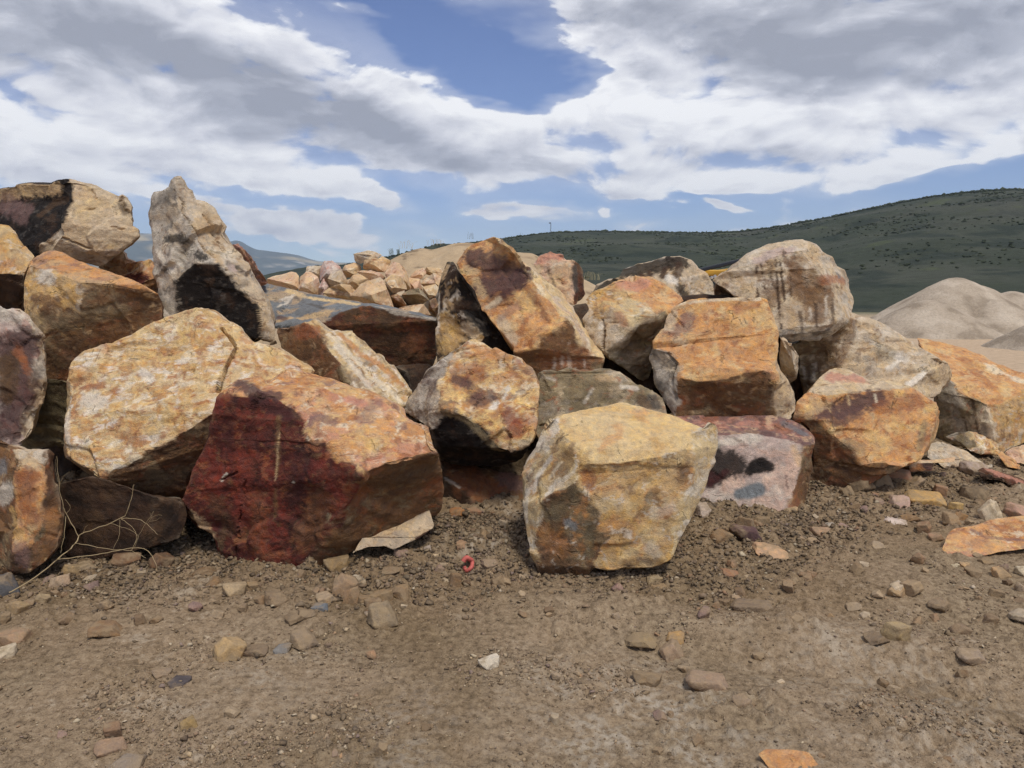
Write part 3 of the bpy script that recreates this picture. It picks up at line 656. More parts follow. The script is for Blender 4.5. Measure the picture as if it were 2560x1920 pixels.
BOULDERS = {}
LOG = []
def boulder(key, label, sheet, verts, faces, depth=None, ground=None, thick=None, stains=(), rough=1.0, facets=1.0, strata=None, group='boulders of the quarry pile', edge=('cream', .35),
            px=2.75, name='boulder', cat='boulder', far=False, cracks=(), sink=0.06, backscale=1.0, seed=None):
    rng = np.random.RandomState(abs(hash_s(key)) % 100000 if seed is None else seed)
    P2 = sh(sheet, verts); nv = len(P2)
    R = ray(P2[:, 0], P2[:, 1])
    # --- depths that bring every face as close as possible to its plane direction
    rows, rhs = [], []
    nfc = len(faces); t0 = depth or 5.0
    for fi, (idx, nrm, sk) in enumerate(faces):
        n = np.array(nrm, float); n /= np.linalg.norm(n)
        for i in idx:
            r = np.zeros(nv + nfc); r[i] = n @ R[i]; r[nv + fi] = -1; rows.append(r); rhs.append(0.0)
    for i in range(nv):
        r = np.zeros(nv + nfc); r[i] = 0.035; rows.append(r); rhs.append(0.035 * t0)
    sol = np.linalg.lstsq(np.array(rows), np.array(rhs), rcond=None)[0]
    t = sol[:nv]; used = sorted({i for f in faces for i in f[0]})
    med = np.median(t[used]); t = np.clip(t, med * 0.80, med * 1.25) / med * t0
    P = EYE + t[:, None] * R
    if ground is not None:                                       # slide along the sight lines until the foot sinks into the dirt
        s = (EYE[2] - (ground - sink)) / (EYE[2] - P[used][:, 2].min())
        t = t * s; P = EYE + t[:, None] * R
    tm = np.median(t[used])
    # --- front shell
    T, F = [], []
    for fi, (idx, nrm, sk) in enumerate(faces):
        tri = geometry.tessellate_polygon([[Vector((P2[i][0], P2[i][1], 0)) for i in idx]])
        for a, b, c in tri:
            a, b, c = idx[a], idx[b], idx[c]
            ar = (P2[b][0] - P2[a][0]) * (P2[c][1] - P2[a][1]) - (P2[b][1] - P2[a][1]) * (P2[c][0] - P2[a][0])
            if abs(ar) < 1e-6: continue
            T.append((a, c, b) if ar > 0 else (a, b, c)); F.append(fi)
    T = np.array(T); F = np.array(F); front_T = T.copy()
    E = {}
    for a, b, c in T:
        for e_ in ((a, b), (b, c), (c, a)): E[e_] = E.get(e_, 0) + 1
    bd = [e_ for e_ in E if (e_[1], e_[0]) not in E]
    bv = sorted({v for e_ in bd for v in e_})
    if len(bv) != len(bd): LOG.append((key, 'boundary', len(bv), len(bd)))
    cen = P[bv].mean(0); w = np.ptp(P[used], axis=0)
    th = thick or 0.75 * max(w[0], w[2])
    D = R / np.linalg.norm(R, axis=1)[:, None]
    # hidden back: two rings and a cap
    ring1, ring2 = {}, {}
    VV = [p for p in P]; back = [0] * nv
    for v in bv:
        far_t = max(0.0, (cen - P[v]) @ D[v])
        p1 = P[v] + D[v] * (far_t * 0.6 + 0.38 * th); p1 = p1 + (cen + D[v] * 0.38 * th - p1) * 0.03
        ring1[v] = len(VV); VV.append(p1); back.append(1)
        p2 = P[v] + D[v] * (far_t + 0.9 * th); c2 = cen + D[v] * 0.9 * th; p2 = c2 + (p2 - c2) * 0.62 * backscale
        ring2[v] = len(VV); VV.append(p2); back.append(1)
    cap = len(VV); VV.append(np.mean([VV[k] for k in ring2.values()], 0) + D[bv].mean(0) * 0.12 * th); back.append(1)
    T2, F2 = [], []
    fb = {}
    for (a, b, c), f in zip(front_T, F):
        for e_ in ((a, b), (b, c), (c, a)): fb[e_] = f
    for a, b in bd:
        f = fb[(a, b)]
        for tri in ((b, a, ring1[a]), (b, ring1[a], ring1[b]), (ring1[b], ring1[a], ring2[a]), (ring1[b], ring2[a], ring2[b]), (ring2[b], ring2[a], cap)):
            T2.append(tri); F2.append(f)
    V = np.array(VV); T = np.concatenate([T, np.array(T2)]); F = np.concatenate([F, np.array(F2)])
    keep = np.unique(T); remap = np.full(len(V), -1); remap[keep] = np.arange(len(keep)); V = V[keep]; T = remap[T]; back = np.array(back, float)[keep]
    def dist_to(pts, W):
        """distance from points W to a line drawn on the face of the stone"""
        ps = sh(sheet, pts); hit = []
        for x, y in ps:
            best = None
            for a, b, c in front_T:
                A, B, Cc = P2[a], P2[b], P2[c]
                den = (B[1] - Cc[1]) * (A[0] - Cc[0]) + (Cc[0] - B[0]) * (A[1] - Cc[1])
                if abs(den) < 1e-9: continue
                l1 = ((B[1] - Cc[1]) * (x - Cc[0]) + (Cc[0] - B[0]) * (y - Cc[1])) / den
                l2 = ((Cc[1] - A[1]) * (x - Cc[0]) + (A[0] - Cc[0]) * (y - Cc[1])) / den
                if min(l1, l2, 1 - l1 - l2) >= -1e-6: best = P[a] * l1 + P[b] * l2 + P[c] * (1 - l1 - l2); break
            if best is None:
                k = np.argmin([((P2[i] - (x, y)) ** 2).sum() for i in used]); best = P[used[k]]
            hit.append(best)
        dist = np.full(len(W), 1e9)
        if len(hit) == 1: dist = np.linalg.norm(W - hit[0], axis=1)
        for a, b in zip(hit[:-1], hit[1:]):
            ab = b - a; tt = np.clip(((W - a) @ ab) / (ab @ ab + 1e-12), 0, 1)
            dist = np.minimum(dist, np.linalg.norm(W - a - tt[:, None] * ab, axis=1))
        return dist
    L = px * 2.5 * tm / F_PX
    V, T, F = refine(V, T, F, L * (1 + 8 * back))
    S = 0.5 * max(w[0], w[2])
    V0 = V.copy()
    V3 = laplace(V, T, 3, 0.5); sm = V0 - V3
    V = laplace(V, T, 1, 0.25); N = vnormals(V3, T)
    curv = np.clip((sm * N).sum(1) / (0.35 * L), 0, 1)            # sharp outer edges
    curv = np.clip(laplace(np.stack([curv] * 3, 1), T, 3, 0.6)[:, 0] * 1.6, 0, 1)
    o = rng.uniform(-50, 50, 3)
    q = V + o
    rid = 0.5 - np.abs(fbm(q * 4.2 + 11, 4))
    d = rough * (0.009 * S * fbm(q * (1.6 / S), 3) + 0.005 * S ** .5 * fbm(q * 7.0, 3) + 0.008 * S ** .5 * np.minimum(rid, 0.42) + 0.0045 * fbm(q * 22.0, 3))
    if facets > 0:
        d += facets * (0.024 * S ** .5 * facet_field(q, rng, 22, 0.6) + 0.052 * facet_field(q, rng, 80, 0.9))
    if strata:
        sd, sp, sa, which = strata[:4]
        sd = np.array(sd, float); sd /= np.linalg.norm(sd)
        ph = (q @ sd) / sp + 0.9 * fbm(q * 1.3, 3)
        fr_ = ph % 1.0; saw = np.where(fr_ < .8, fr_ / .8, (1 - fr_) / .2) * sstep(-.3, .3, fbm(q * 2.2 + 60, 2))
        wv = np.zeros(len(V)); wt = np.zeros(len(V))
        msk = np.isin(F, which).astype(float)
        for k in range(3): wv += np.bincount(T[:, k], msk, len(V)); wt += np.bincount(T[:, k], minlength=len(V))
        d += sa * (saw - 0.5) * (wv / np.maximum(wt, 1)) * (0.6 + 0.8 * fbm(q * 3, 2))
    for pts, w_px, dp in cracks:
        wq = V + 0.012 * np.stack([fbm(q * 14 + k * 5.1, 3) for k in range(3)], 1)
        d -= dp * sstep(1.0, 0.2, dist_to(pts, wq) / (w_px * tm / F_PX))
    chip = sstep(0.0, 0.5, fbm(q * 9.0 + 7, 3)) * curv
    d -= chip * 0.030 * rough + curv * 0.004
    V = V + N * d[:, None] + rough * 0.009 * S ** .5 * np.stack([fbm(q * 6.5 + k * 13.3, 4, .6) for k in range(3)], 1)
    # --- colour
    fcol = np.zeros((len(V), 3)); wt = np.zeros(len(V))
    jag = V + 0.035 * np.stack([fbm(q * 8 + k * 7.7, 3) for k in range(3)], 1)
    for fi in range(nfc):
        base, layers = SK[faces[fi][2]]
        m = F == fi
        vi = np.unique(T[m])
        p = q[vi]
        warp = 0.5 * noise3(p * 3.1)[:, None]
        c = np.tile(lin(C[base]), (len(vi), 1))
        for k, ly in enumerate(layers):
            col, fr, lo, hi = ly[:4]
            fr = fr * 1.25
            n = fbm(p * fr + 31.7 * k + np.array([0, 0, k * 3.3]) + warp, 5, 0.66)
            wgt = sstep(lo - .08, hi + .10, n)[:, None] * 0.66
            c = c * (1 - wgt) + lin(C[col]) * wgt
        if strata and len(strata) > 4 and fi in strata[3]:
            sd = np.array(strata[0], float); sd /= np.linalg.norm(sd)
            bnd = fbm(np.stack([(p @ sd) * (2.2 / strata[1]), 0.3 * fbm(p * 2, 2), 0 * p[:, 0]], 1) + 0.35 * fbm(p * 3, 3)[:, None], 3)
            for col, lo, hi in (('white', .1, .3), ('brown', .12, .34)):
                wgt = sstep(lo, hi, bnd if col == 'white' else -bnd)[:, None] * 0.6
                c = c * (1 - wgt) + lin(C[col]) * wgt
        fcol[vi] += c; wt[vi] += 1
    fcol /= np.maximum(wt, 1)[:, None]
    wv_ = np.stack([fbm(q * 6.0 + k * 21.7, 4, .6) for k in range(3)], 1)
    Ed = np.concatenate([T[:, [0, 1]], T[:, [1, 2]], T[:, [2, 0]], T[:, [1, 0]], T[:, [2, 1]], T[:, [0, 2]]])
    sc = ((V[Ed[:, 1]] - V[Ed[:, 0]]) * wv_[Ed[:, 0]]).sum(1)
    od = np.lexsort((sc, Ed[:, 0])); lastk = np.searchsorted(Ed[od, 0], np.arange(len(V)), side='right') - 1
    nb = Ed[od[lastk], 1]; cur = np.arange(len(V)); mag = np.linalg.norm(wv_, axis=1); KS = int(np.clip(0.055 / L, 2, 8))
    for s_ in range(KS): cur = np.where(mag > 0.15 + 0.45 * s_ / KS, nb[cur], cur)
    fcol = fcol[cur]
    for st in stains:
        pts, r_px, col, strength = st[:4]
        gl = np.array([0.55 if len(st) < 5 else st[4]])
        r = r_px * tm / F_PX
        dist = dist_to(pts, V)
        nz = fbm(q * (1.5 / max(r, 0.03)) + 3, 5, 0.68)
        wgt = (sstep(1.4, 0.7, dist / r + gl[0] * nz) * strength)[:, None]
        fcol = fcol * (1 - wgt) + lin(C[col]) * wgt
    if edge:
        wgt = (curv * 0.65 * edge[1] * sstep(-.25, .3, fbm(q * 10, 4)))[:, None]
        fcol = fcol * (1 - wgt) + lin(C[edge[0]]) * wgt
    base = np.array([cen[0], cen[1] + 0.3 * th, V[:, 2].min()])
    me = mesh_from(name, V - base, T, M_FAR if far else M_ROCK, fcol, sharp=30)
    ob = link(name, me, loc=base)
    thing(ob, label, cat, group)
    BOULDERS[key] = ob
    LOG.append((key, 'tris', len(T), 'depth %.2f' % tm, 'z %.2f..%.2f' % (V[:, 2].min(), V[:, 2].max())))
    return ob

def hash_s(s):
    h = 7
    for ch in s: h = (h * 131 + ord(ch)) % 1000003
    return h

def auto(key, label, sheet, outline, skin, depth=None, ground=None, pull=(0, -.12), inner=0.52, tilt=0.75, inner_n=(0, -.9, .4), corners=None, **kw):
    """a boulder from its outline: a front facet with bevelled faces round it"""
    p = np.array(outline, float); n = len(p)
    # orientation: clockwise on the sheet
    ar = sum(p[i][0] * p[(i + 1) % n][1] - p[(i + 1) % n][0] * p[i][1] for i in range(n))
    if ar < 0: p = p[::-1]
    c = p.mean(0); h = np.ptp(p[:, 1]); wd = np.ptp(p[:, 0])
    rng = np.random.RandomState(hash_s(key))
    k = corners or max(3, min(5, n // 2))
    pick = np.unique(np.linspace(0, n, k, endpoint=False).astype(int)); k = len(pick)
    inn = np.array([c + (p[i] - c) * (inner + rng.uniform(-.12, .12)) + np.array([pull[0] * wd, pull[1] * h]) for i in pick])
    verts = np.concatenate([p, inn])
    faces = [([n + j for j in range(k)], inner_n, skin if isinstance(skin, str) else skin[0])]
    for j in range(k):
        i0, i1 = pick[j], pick[(j + 1) % k]
        seg = [i0]; i = i0
        while i != i1: i = (i + 1) % n; seg.append(i)
        a, b = p[i0], p[i1]; mid = (p[seg].mean(0) - c); mid = mid / (np.linalg.norm(mid) + 1e-9)
        nrm = (mid[0] * tilt, -0.62, -mid[1] * tilt + 0.08)
        faces.append((list(seg) + [n + (j + 1) % k, n + j], nrm, skin if isinstance(skin, str) else skin[1]))
    return boulder(key, label, sheet, verts, faces, depth=depth, ground=ground, **kw)

r_ = lambda a, b: list(range(a, b + 1))
# ---- upper left
boulder('twotone', 'top left boulder, half black varnish and half smooth tan stone', 1,
 [(-200,330),(0,230),(180,190),(400,180),(440,155),(540,150),(760,210),(960,290),(1015,360),(1020,440),(1012,515),(1062,540),(1072,590),(930,690),(850,760),(770,805),(540,755),(270,760),(0,700),(-200,640),
  (570,320),(460,480),(300,650),(470,600),(680,690)],
 [([0,1,2,3,4,5,20,21,22,17,18,19], (-.45,-.85,.2), 'black'), (r_(5,13)+[24,23,21,20], (.25,-.92,.28), 'tan'), ([22,21,23,24,13,14,15,16,17], (.2,-.8,-.5), 'tanpale')],
 depth=6.6, cracks=[([(470,600),(580,640),(680,680)], 5, .03), ([(700,230),(740,300)], 4, .02), ([(930,300),(950,380),(1010,400)], 5, .03), ([(640,380),(720,370)], 3, .015), ([(850,520),(960,540)], 3, .015)], stains=[([(0,270),(200,230),(420,220)], 17, 'tan', .85), ([(60,330),(200,420)], 26, 'mauve', .6), ([(330,420),(420,330),(500,300)], 10, 'umber', .6), ([(700,560),(900,470)], 40, 'buff', .5),
         ([(470,600),(580,640),(670,675)], 3, 'dkbrown', .9), ([(930,330),(960,400)], 8, 'dkbrown', .5)], strata=((.2,.1,1), .13, .012, [1]))
boulder('leftedge', 'tan boulder at the left edge with a dark maroon underside', 1,
 [(-250,480),(0,500),(70,505),(130,570),(215,690),(262,745),(220,800),(185,880),(165,1150),(0,1170),(-250,1150),(-250,870),(0,875)],
 [([0,1,2,3,4,5,6,7,12,11], (.1,-.85,.5), 'goldface'), ([11,12,7,8,9,10], (0,-.85,-.5), 'deepshade')], depth=6.1)
boulder('brownwedge', 'large brown wedge boulder with a pale patch beneath the two tone boulder', 1,
 [(215,800),(260,770),(340,720),(430,712),(560,760),(740,830),(960,900),(1100,960),(1215,1030),(1250,1120),(1255,1215),(1150,1500),(900,1700),(500,1800),(350,1700),(300,1350),(200,1230),(165,1130),(175,980),
  (300,830),(480,880),(620,940),(830,950),(1040,985),(330,1100),(640,1180)],
 [(r_(0,8)+[23,22,21,20,19], (.1,-.5,.85), 'browntop'), ([0,19,20,21,25,24,15,16,17,18], (-.1,-.97,.02), 'goldface'), ([21,22,23,8,9,10,11,12,13,14,15,24,25], (.18,-.93,-.28), 'brownface')],
 depth=5.7, stains=[([(340,890),(380,910)], 17, 'pale', .9), ([(260,1060),(420,1090)], 14, 'brown', .8), ([(250,1250),(500,1250),(900,1150)], 22, 'olive', .5), ([(500,900),(800,960)], 14, 'tan', .7), ([(480,1500),(800,1500)], 40, 'umber', .6)], facets=.7)
auto('pinkback', 'pale salmon boulder peeping out behind the two tone boulder', 1, [(745,820),(860,760),(940,695),(965,720),(975,760),(1060,790),(1010,900),(820,880)], 'salmon', depth=7.3)
auto('redback', 'dark red boulder wedged behind the grey spire on its left', 1, [(800,860),(900,820),(1090,785),(1170,775),(1210,900),(1230,1050),(1050,1020),(900,930)], ('redface','redtop'), depth=6.9, pull=(0,.1), edge=('pink',.5))
boulder('spire', 'tall grey spire boulder with a black stained hollow on its front', 1,
 [(1140,400),(1160,300),(1190,260),(1300,210),(1310,150),(1340,125),(1390,122),(1415,150),(1470,250),(1500,310),(1540,320),(1640,370),(1700,480),(1790,620),(1870,720),(1930,850),(1990,950),(2060,1080),(2100,1200),(2120,1300),(2110,1430),
  (1900,1500),(1600,1450),(1270,1250),(1240,1100),(1215,950),(1190,830),(1165,650),(1145,500),
  (1350,330),(1500,560),(1640,790),(1760,890),(1800,990),(1900,1030),(1970,1090),(2010,1150),(2030,1280),(2010,1390),(1480,790),(1340,930),(1345,1080),(1340,1240)],
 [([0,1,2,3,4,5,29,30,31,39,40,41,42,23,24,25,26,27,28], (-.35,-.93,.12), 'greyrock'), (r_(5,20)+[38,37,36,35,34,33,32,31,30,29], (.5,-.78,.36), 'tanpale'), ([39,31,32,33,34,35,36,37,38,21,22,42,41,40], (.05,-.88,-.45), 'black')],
 depth=6.1, rough=.9, facets=1.6, cracks=[([(1390,380),(1480,520),(1600,690),(1740,850)], 4, .025), ([(1330,230),(1400,330),(1420,420)], 4, .02), ([(1560,420),(1700,640),(1830,840)], 4, .02)], stains=[([(1290,620),(1380,600),(1470,690),(1560,740)], 12, 'black', .85), ([(1230,300),(1330,260)], 14, 'darkgrey', .6), ([(1250,800),(1290,840)], 10, 'darkgrey', .8), ([(1380,680),(1350,760),(1320,830)], 14, 'pale', .8), ([(1630,680),(1720,700)], 10, 'olive', .8), ([(1760,800),(1850,850)], 9, 'darkgrey', .7), ([(1780,830)], 12, 'pinkgrey', .9)], strata=((.75,.2,.55), .13, .022, [0,1]))
auto('redslope', 'rust red boulder leaning behind the grey spire on its right', 1, [(1785,640),(1830,635),(1870,690),(1920,740),(1990,850),(2062,942),(2000,990),(1900,940),(1750,700)], ('rustface','pinktop'), depth=7.1, edge=('salmon',.4))
# ---- left edge and lower left
boulder('pinkdark', 'pink and purple stained boulder at the left edge with a pale right side', 0,
 [(-60,750),(0,762),(14,772),(50,773),(68,790),(85,820),(108,845),(114,865),(115,920),(121,955),(112,985),(95,1050),(92,1075),(70,1105),(47,1122),(10,1112),(0,1107),(-60,1092),
  (62,800),(83,845),(95,890),(90,920),(80,960),(78,995),(50,1045),(45,1080)],
 [([0,1,2,3,18,19,20,21,22,23,24,25,14,15,16,17], (.1,-.96,.12), 'pink'), (r_(3,14)+[25,24,23,22,21,20,19,18], (.75,-.6,.12), 'tanpale')],
 depth=5.0, stains=[([(20,870),(60,860),(40,930),(60,960),(30,1020)], 38, 'wine', .85), ([(30,900),(20,980)], 18, 'umber', .8), ([(45,870),(70,930)], 8, 'rust', .6), ([(10,785),(45,795)], 16, 'pale', .7), ([(10,900),(15,1000)], 14, 'umber', .9), ([(0,1070),(30,1080)], 26, 'wine', .8), ([(40,880),(60,900)], 8, 'rust', .6)])
boulder('orangeleft', 'broken orange boulder with stepped faces in the bottom left corner', 5,
 [(-150,560),(0,620),(60,650),(130,680),(200,710),(370,700),(400,730),(420,850),(425,940),(455,960),(470,1080),(475,1300),(460,1430),(350,1540),(220,1625),(70,1680),(-150,1700),(340,800),(330,1060),(440,955),(250,1380),(100,1480),(120,850)],
 [([3,4,5,17,22], (0,-.4,.9), 'tanpale'), ([0,1,2,3,22,21,15,16], (-.3,-.95,.1), 'brownface'), ([22,17,18,20,21], (.1,-1,.15), 'orange'), ([5,6,7,8,18,17], (.7,-.7,.1), 'rustface'), ([18,8,9,10,11,12,13,14,20], (.4,-.88,0), 'brownface'), ([20,14,15,21], (0,-.8,-.6), 'rustface')],
 ground=0.05, depth=4.6, stains=[([(200,900),(220,1200)], 22, 'rust', .7), ([(60,1000),(20,1060)], 22, 'pale', .7), ([(20,830)], 20, 'slate', .7), ([(80,1150),(110,1350)], 10, 'gold', .9), ([(380,1200),(420,1330)], 20, 'amber', .5), ([(150,1450),(180,1550)], 16, 'mauve', .6)], facets=1.6)
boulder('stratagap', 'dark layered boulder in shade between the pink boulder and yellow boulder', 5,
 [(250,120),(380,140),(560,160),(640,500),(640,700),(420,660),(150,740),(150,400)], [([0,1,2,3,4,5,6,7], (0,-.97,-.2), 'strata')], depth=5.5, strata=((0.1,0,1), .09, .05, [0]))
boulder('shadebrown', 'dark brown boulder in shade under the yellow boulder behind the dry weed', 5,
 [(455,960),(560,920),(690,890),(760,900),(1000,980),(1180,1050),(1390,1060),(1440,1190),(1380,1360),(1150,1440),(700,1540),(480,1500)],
 [([0,1,2,3,4,5,9,10,11], (-.1,-.97,-.12), 'deepshade'), ([5,6,7,8,9], (.35,-.9,-.1), 'deepshade')], ground=0.08, depth=5.0, facets=.5)
boulder('yellow', 'big mottled yellow boulder with a crack down its right shoulder', 0,
 [(186,908),(208,885),(247,872),(316,839),(417,794),(508,771),(537,774),(579,800),(596,804),(638,846),(699,872),(777,927),(700,1000),(573,992),(540,1032),(482,1066),(433,1095),(391,1118),(342,1141),(283,1177),(260,1199),(247,1203),(195,1167),(163,1144),(160,1121),(166,1082),(163,1024),(173,965),
  (293,1222),(352,1244),(387,1260),(452,1257),(500,1200),(540,1110),(553,815),(586,865),(560,934),(545,978)],
 [(r_(0,6)+[34,35,36,37,14]+r_(15,27), (-.1,-.84,.52), 'yellow'), (r_(6,14)+[37,36,35,34], (.25,-.72,.64), 'yellow'), ([21,20,19,18,17,16,15,14,33,32,31,30,29,28], (.3,-.78,-.55), 'brownface')],
 depth=4.95, stains=[([(220,1000),(250,1010)], 22, 'pale', .8), ([(360,930),(380,950)], 12, 'white', .7), ([(200,970),(260,965)], 8, 'rust', .8), ([(290,975)], 12, 'rust', .7), ([(310,1090),(350,1100)], 16, 'rust', .5), ([(553,815),(583,850),(588,868),(578,888),(562,930)], 3, 'dkbrown', .75), ([(548,958),(546,975)], 7, 'black', .9), ([(170,1120),(163,1090),(166,1030)], 9, 'pale', .7), ([(400,1200),(450,1180)], 25, 'olive', .5)],
 rough=1.15, facets=1.1, cracks=[([(553,815),(583,850),(588,868),(578,888),(562,930),(548,960),(545,978)], 5.5, .05)])
boulder('red', 'massive dark red boulder with a mottled orange and pink top', 0,
 [(550,994),(596,955),(664,948),(715,914),(777,927),(868,960),(952,996),(1001,1028),(1037,1045),(1072,1070),(1079,1097),(1092,1129),(1099,1152),(1112,1220),(1105,1266),(1096,1285),(933,1345),(868,1385),(800,1450),(751,1470),(640,1450),(553,1420),(537,1362),(524,1336),(488,1317),(459,1290),(451,1271),(469,1226),(485,1170),(518,1095),(537,1027),
  (610,990),(682,985),(728,1022),(754,1064),(786,1106),(826,1113),(848,1142),(897,1185),(979,1159),(1070,1133),(874,1230),(835,1318),(777,1400)],
 [(r_(0,11)+[40,39,38,37,36,35,34,33,32,31], (.12,-.55,.83), 'redtop'), ([0,31,32,33,34,35,36,37,38,41,42,43,19,20,21,22,23,24,25,26,27,28,29,30], (-.22,-.95,-.1), 'redface'), ([38,39,40,11,12,13,14,15,16,17,18,19,43,42,41], (.45,-.78,-.46), 'redundershade')],
 ground=0.0, depth=4.7, sink=.12, stains=[([(600,965),(640,985),(690,985)], 20, 'plum', .9), ([(590,1000),(570,1050),(575,1120)], 15, 'wine', .6), ([(810,1250),(770,1340)], 34, 'brown', .5), ([(650,1250),(660,1380)], 30, 'rust', .35), ([(540,1250),(570,1330)], 22, 'umber', .5), ([(640,1000),(720,1040)], 20, 'wine', .9), ([(696,1040),(700,1150),(695,1300),(690,1420)], 6, 'brown', .85), ([(700,1080),(698,1200)], 2.5, 'tan', .8),
    ([(560,1180),(540,1220)], 18, 'red', .8), ([(620,1150),(610,1300)], 26, 'red', .7), ([(760,1150),(740,1250)], 22, 'wine', .7), ([(790,1040),(830,1060)], 13, 'mauve', .7), ([(940,1010),(900,1050)], 14, 'mauve', .5), ([(870,1000),(900,1010)], 16, 'rose', .8), ([(930,1110)], 18, 'yellow', .7), ([(480,1290),(500,1310),(530,1350)], 16, 'tan', .7), ([(545,1380),(555,1330)], 12, 'umber', .8), ([(560,1200),(572,1185)], 4, 'pale', .9), ([(830,1310),(825,1290)], 9, 'olive', .8), ([(742,1205)], 4, 'pale', .9), ([(760,1420),(780,1380)], 16, 'wine', .6), ([(940,1210),(1060,1180)], 25, 'umber', .6)],
 rough=1.1, facets=1.0, edge=('sand',.45), cracks=[([(620,1200),(600,1300),(590,1400)], 4, .02), ([(560,1200),(600,1180)], 5, .02)])
# ---- middle
boulder('slab', 'long grey topped slab boulder with a dark red brown front', 2,
 [(20,515),(250,560),(490,612),(830,668),(1080,712),(1390,785),(1398,900),(1390,1080),(1350,1180),(1260,1200),(1130,1185),(900,1100),(600,900),(400,850),(150,850),(80,700),(520,815),(600,765),(690,730),(860,688),(1060,742),(1160,740),(1270,792),(1380,805)],
 [([0,1,2,3,4,5,23,22,21,20,19,18,17,16,13,14,15], (-.08,-.42,.9), 'slabtop'), ([16,17,18,19,20,21,22,23,5,6,7,8,9,10,11,12,13], (.1,-.95,-.3), 'rustface')],
 depth=6.7, rough=.6, facets=.6, stains=[([(250,575),(540,640),(780,680)], 9, 'sand', .9), ([(560,680),(700,650)], 12, 'tan', .8), ([(200,640),(280,610),(190,700)], 7, 'pale', .8), ([(300,620),(520,710)], 6, 'darkgrey', .7), ([(160,820),(400,780),(560,745)], 10, 'tan', .9), ([(180,790),(230,810)], 10, 'plum', .8), ([(900,690),(1080,745),(1380,790)], 5, 'pale', .6), ([(1250,900),(1200,1000)], 22, 'rust', .4)], edge=('pale',.5))
boulder('striped', 'angular striped boulder with a cream and ochre banded right side', 2,
 [(150,880),(155,850),(270,850),(400,815),(480,800),(590,870),(740,865),(790,920),(960,1090),(1010,1150),(1060,1150),(1130,1240),(1200,1340),(1160,1440),(1100,1490),(900,1430),(780,1360),(740,1340),(700,1300),(560,1260),(420,1210),(200,1060),(490,900),(560,1030),(640,1140),(720,1270)],
 [([0,1,2,3,22,23,24,25,17,18,19,20,21], (-.5,-.85,.08), 'brownface'), (r_(3,17)+[25,24,23,22], (.42,-.6,.68), 'striped')],
 depth=5.75, stains=[([(350,900),(450,880)], 18, 'rust', .8), ([(560,900),(900,1230),(1100,1420)], 8, 'cream', .8), ([(650,900),(800,1050),(950,1150),(1120,1300)], 8, 'amber', .8), ([(620,1000),(760,1170),(860,1300)], 9, 'pale', .7), ([(640,1180),(700,1270)], 12, 'moss', .6)],
 strata=((.62,.2,.55), .085, .03, [1], 1), edge=('cream',.5))
boulder('blackpoint', 'narrow black stained boulder with a pointed top leaning on the orange slab', 2,
 [(1395,560),(1430,470),(1460,390),(1480,345),(1510,355),(1545,410),(1600,490),(1660,580),(1720,690),(1750,740),(1800,760),(1860,850),(1900,900),(2000,1010),(2060,1100),(1850,1060),(1700,1000),(1490,1060),(1440,1090),(1385,1130),(1385,800),(1560,700),(1750,930)],
 [([20,0,1,2,3,4,5,21,22,16,17,18,19], (-.3,-.93,.2), 'blackmix'), ([5,6,7,8,9,10,11,12,13,14,15,16,22,21], (.35,-.88,-.3), 'black')], depth=6.1,
 stains=[([(1470,400),(1440,470)], 10, 'tan', .8), ([(1450,800),(1520,900),(1470,990)], 24, 'gold', .6), ([(1620,850),(1680,900)], 14, 'buff', .7), ([(1395,600),(1395,900)], 5, 'pale', .7)])
boulder('purple', 'tall leaning orange slab boulder with large purple stains on its face', 0,
 [(1139,658),(1158,630),(1175,611),(1210,600),(1233,590),(1250,600),(1280,622),(1345,685),(1433,771),(1459,813),(1488,862),(1510,895),(1500,930),(1387,935),(1342,945),(1300,905),(1288,880),(1245,823),(1200,765),(1161,705),(1270,622),(1316,685),(1345,722),(1387,768),(1420,800),(1445,840),(1475,890),(1345,867),(1352,840),(1400,815)],
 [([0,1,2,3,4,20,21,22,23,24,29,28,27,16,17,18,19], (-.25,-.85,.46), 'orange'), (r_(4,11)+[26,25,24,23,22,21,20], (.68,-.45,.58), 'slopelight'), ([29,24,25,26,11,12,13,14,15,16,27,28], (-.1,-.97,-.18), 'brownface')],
 depth=6.0, stains=[([(1180,640),(1230,660),(1290,690)], 26, 'plum', .9), ([(1210,715),(1260,720),(1300,690)], 30, 'plum', .95), ([(1240,750),(1270,740)], 20, 'wine', .6), ([(1165,670),(1190,680)], 9, 'tan', .8), ([(1190,700),(1210,740)], 9, 'tan', .8), ([(1220,770),(1250,750)], 8, 'buff', .9), ([(1255,800),(1285,850)], 13, 'buff', .8), ([(1260,790),(1300,760)], 12, 'mauve', .5), ([(1300,740),(1330,770)], 14, 'yellow', .7), ([(1320,720),(1370,800)], 9, 'maroon', .5),
    ([(1389,860),(1386,920)], 4, 'pale', .8), ([(1405,855),(1406,915)], 4, 'pale', .8), ([(1422,855),(1424,925)], 5, 'pale', .8), ([(1440,900),(1437,925)], 3, 'pale', .7), ([(1460,860),(1462,920)], 3, 'pale', .8), ([(1370,900),(1460,890)], 30, 'rust', .4)], edge=('sand',.5))
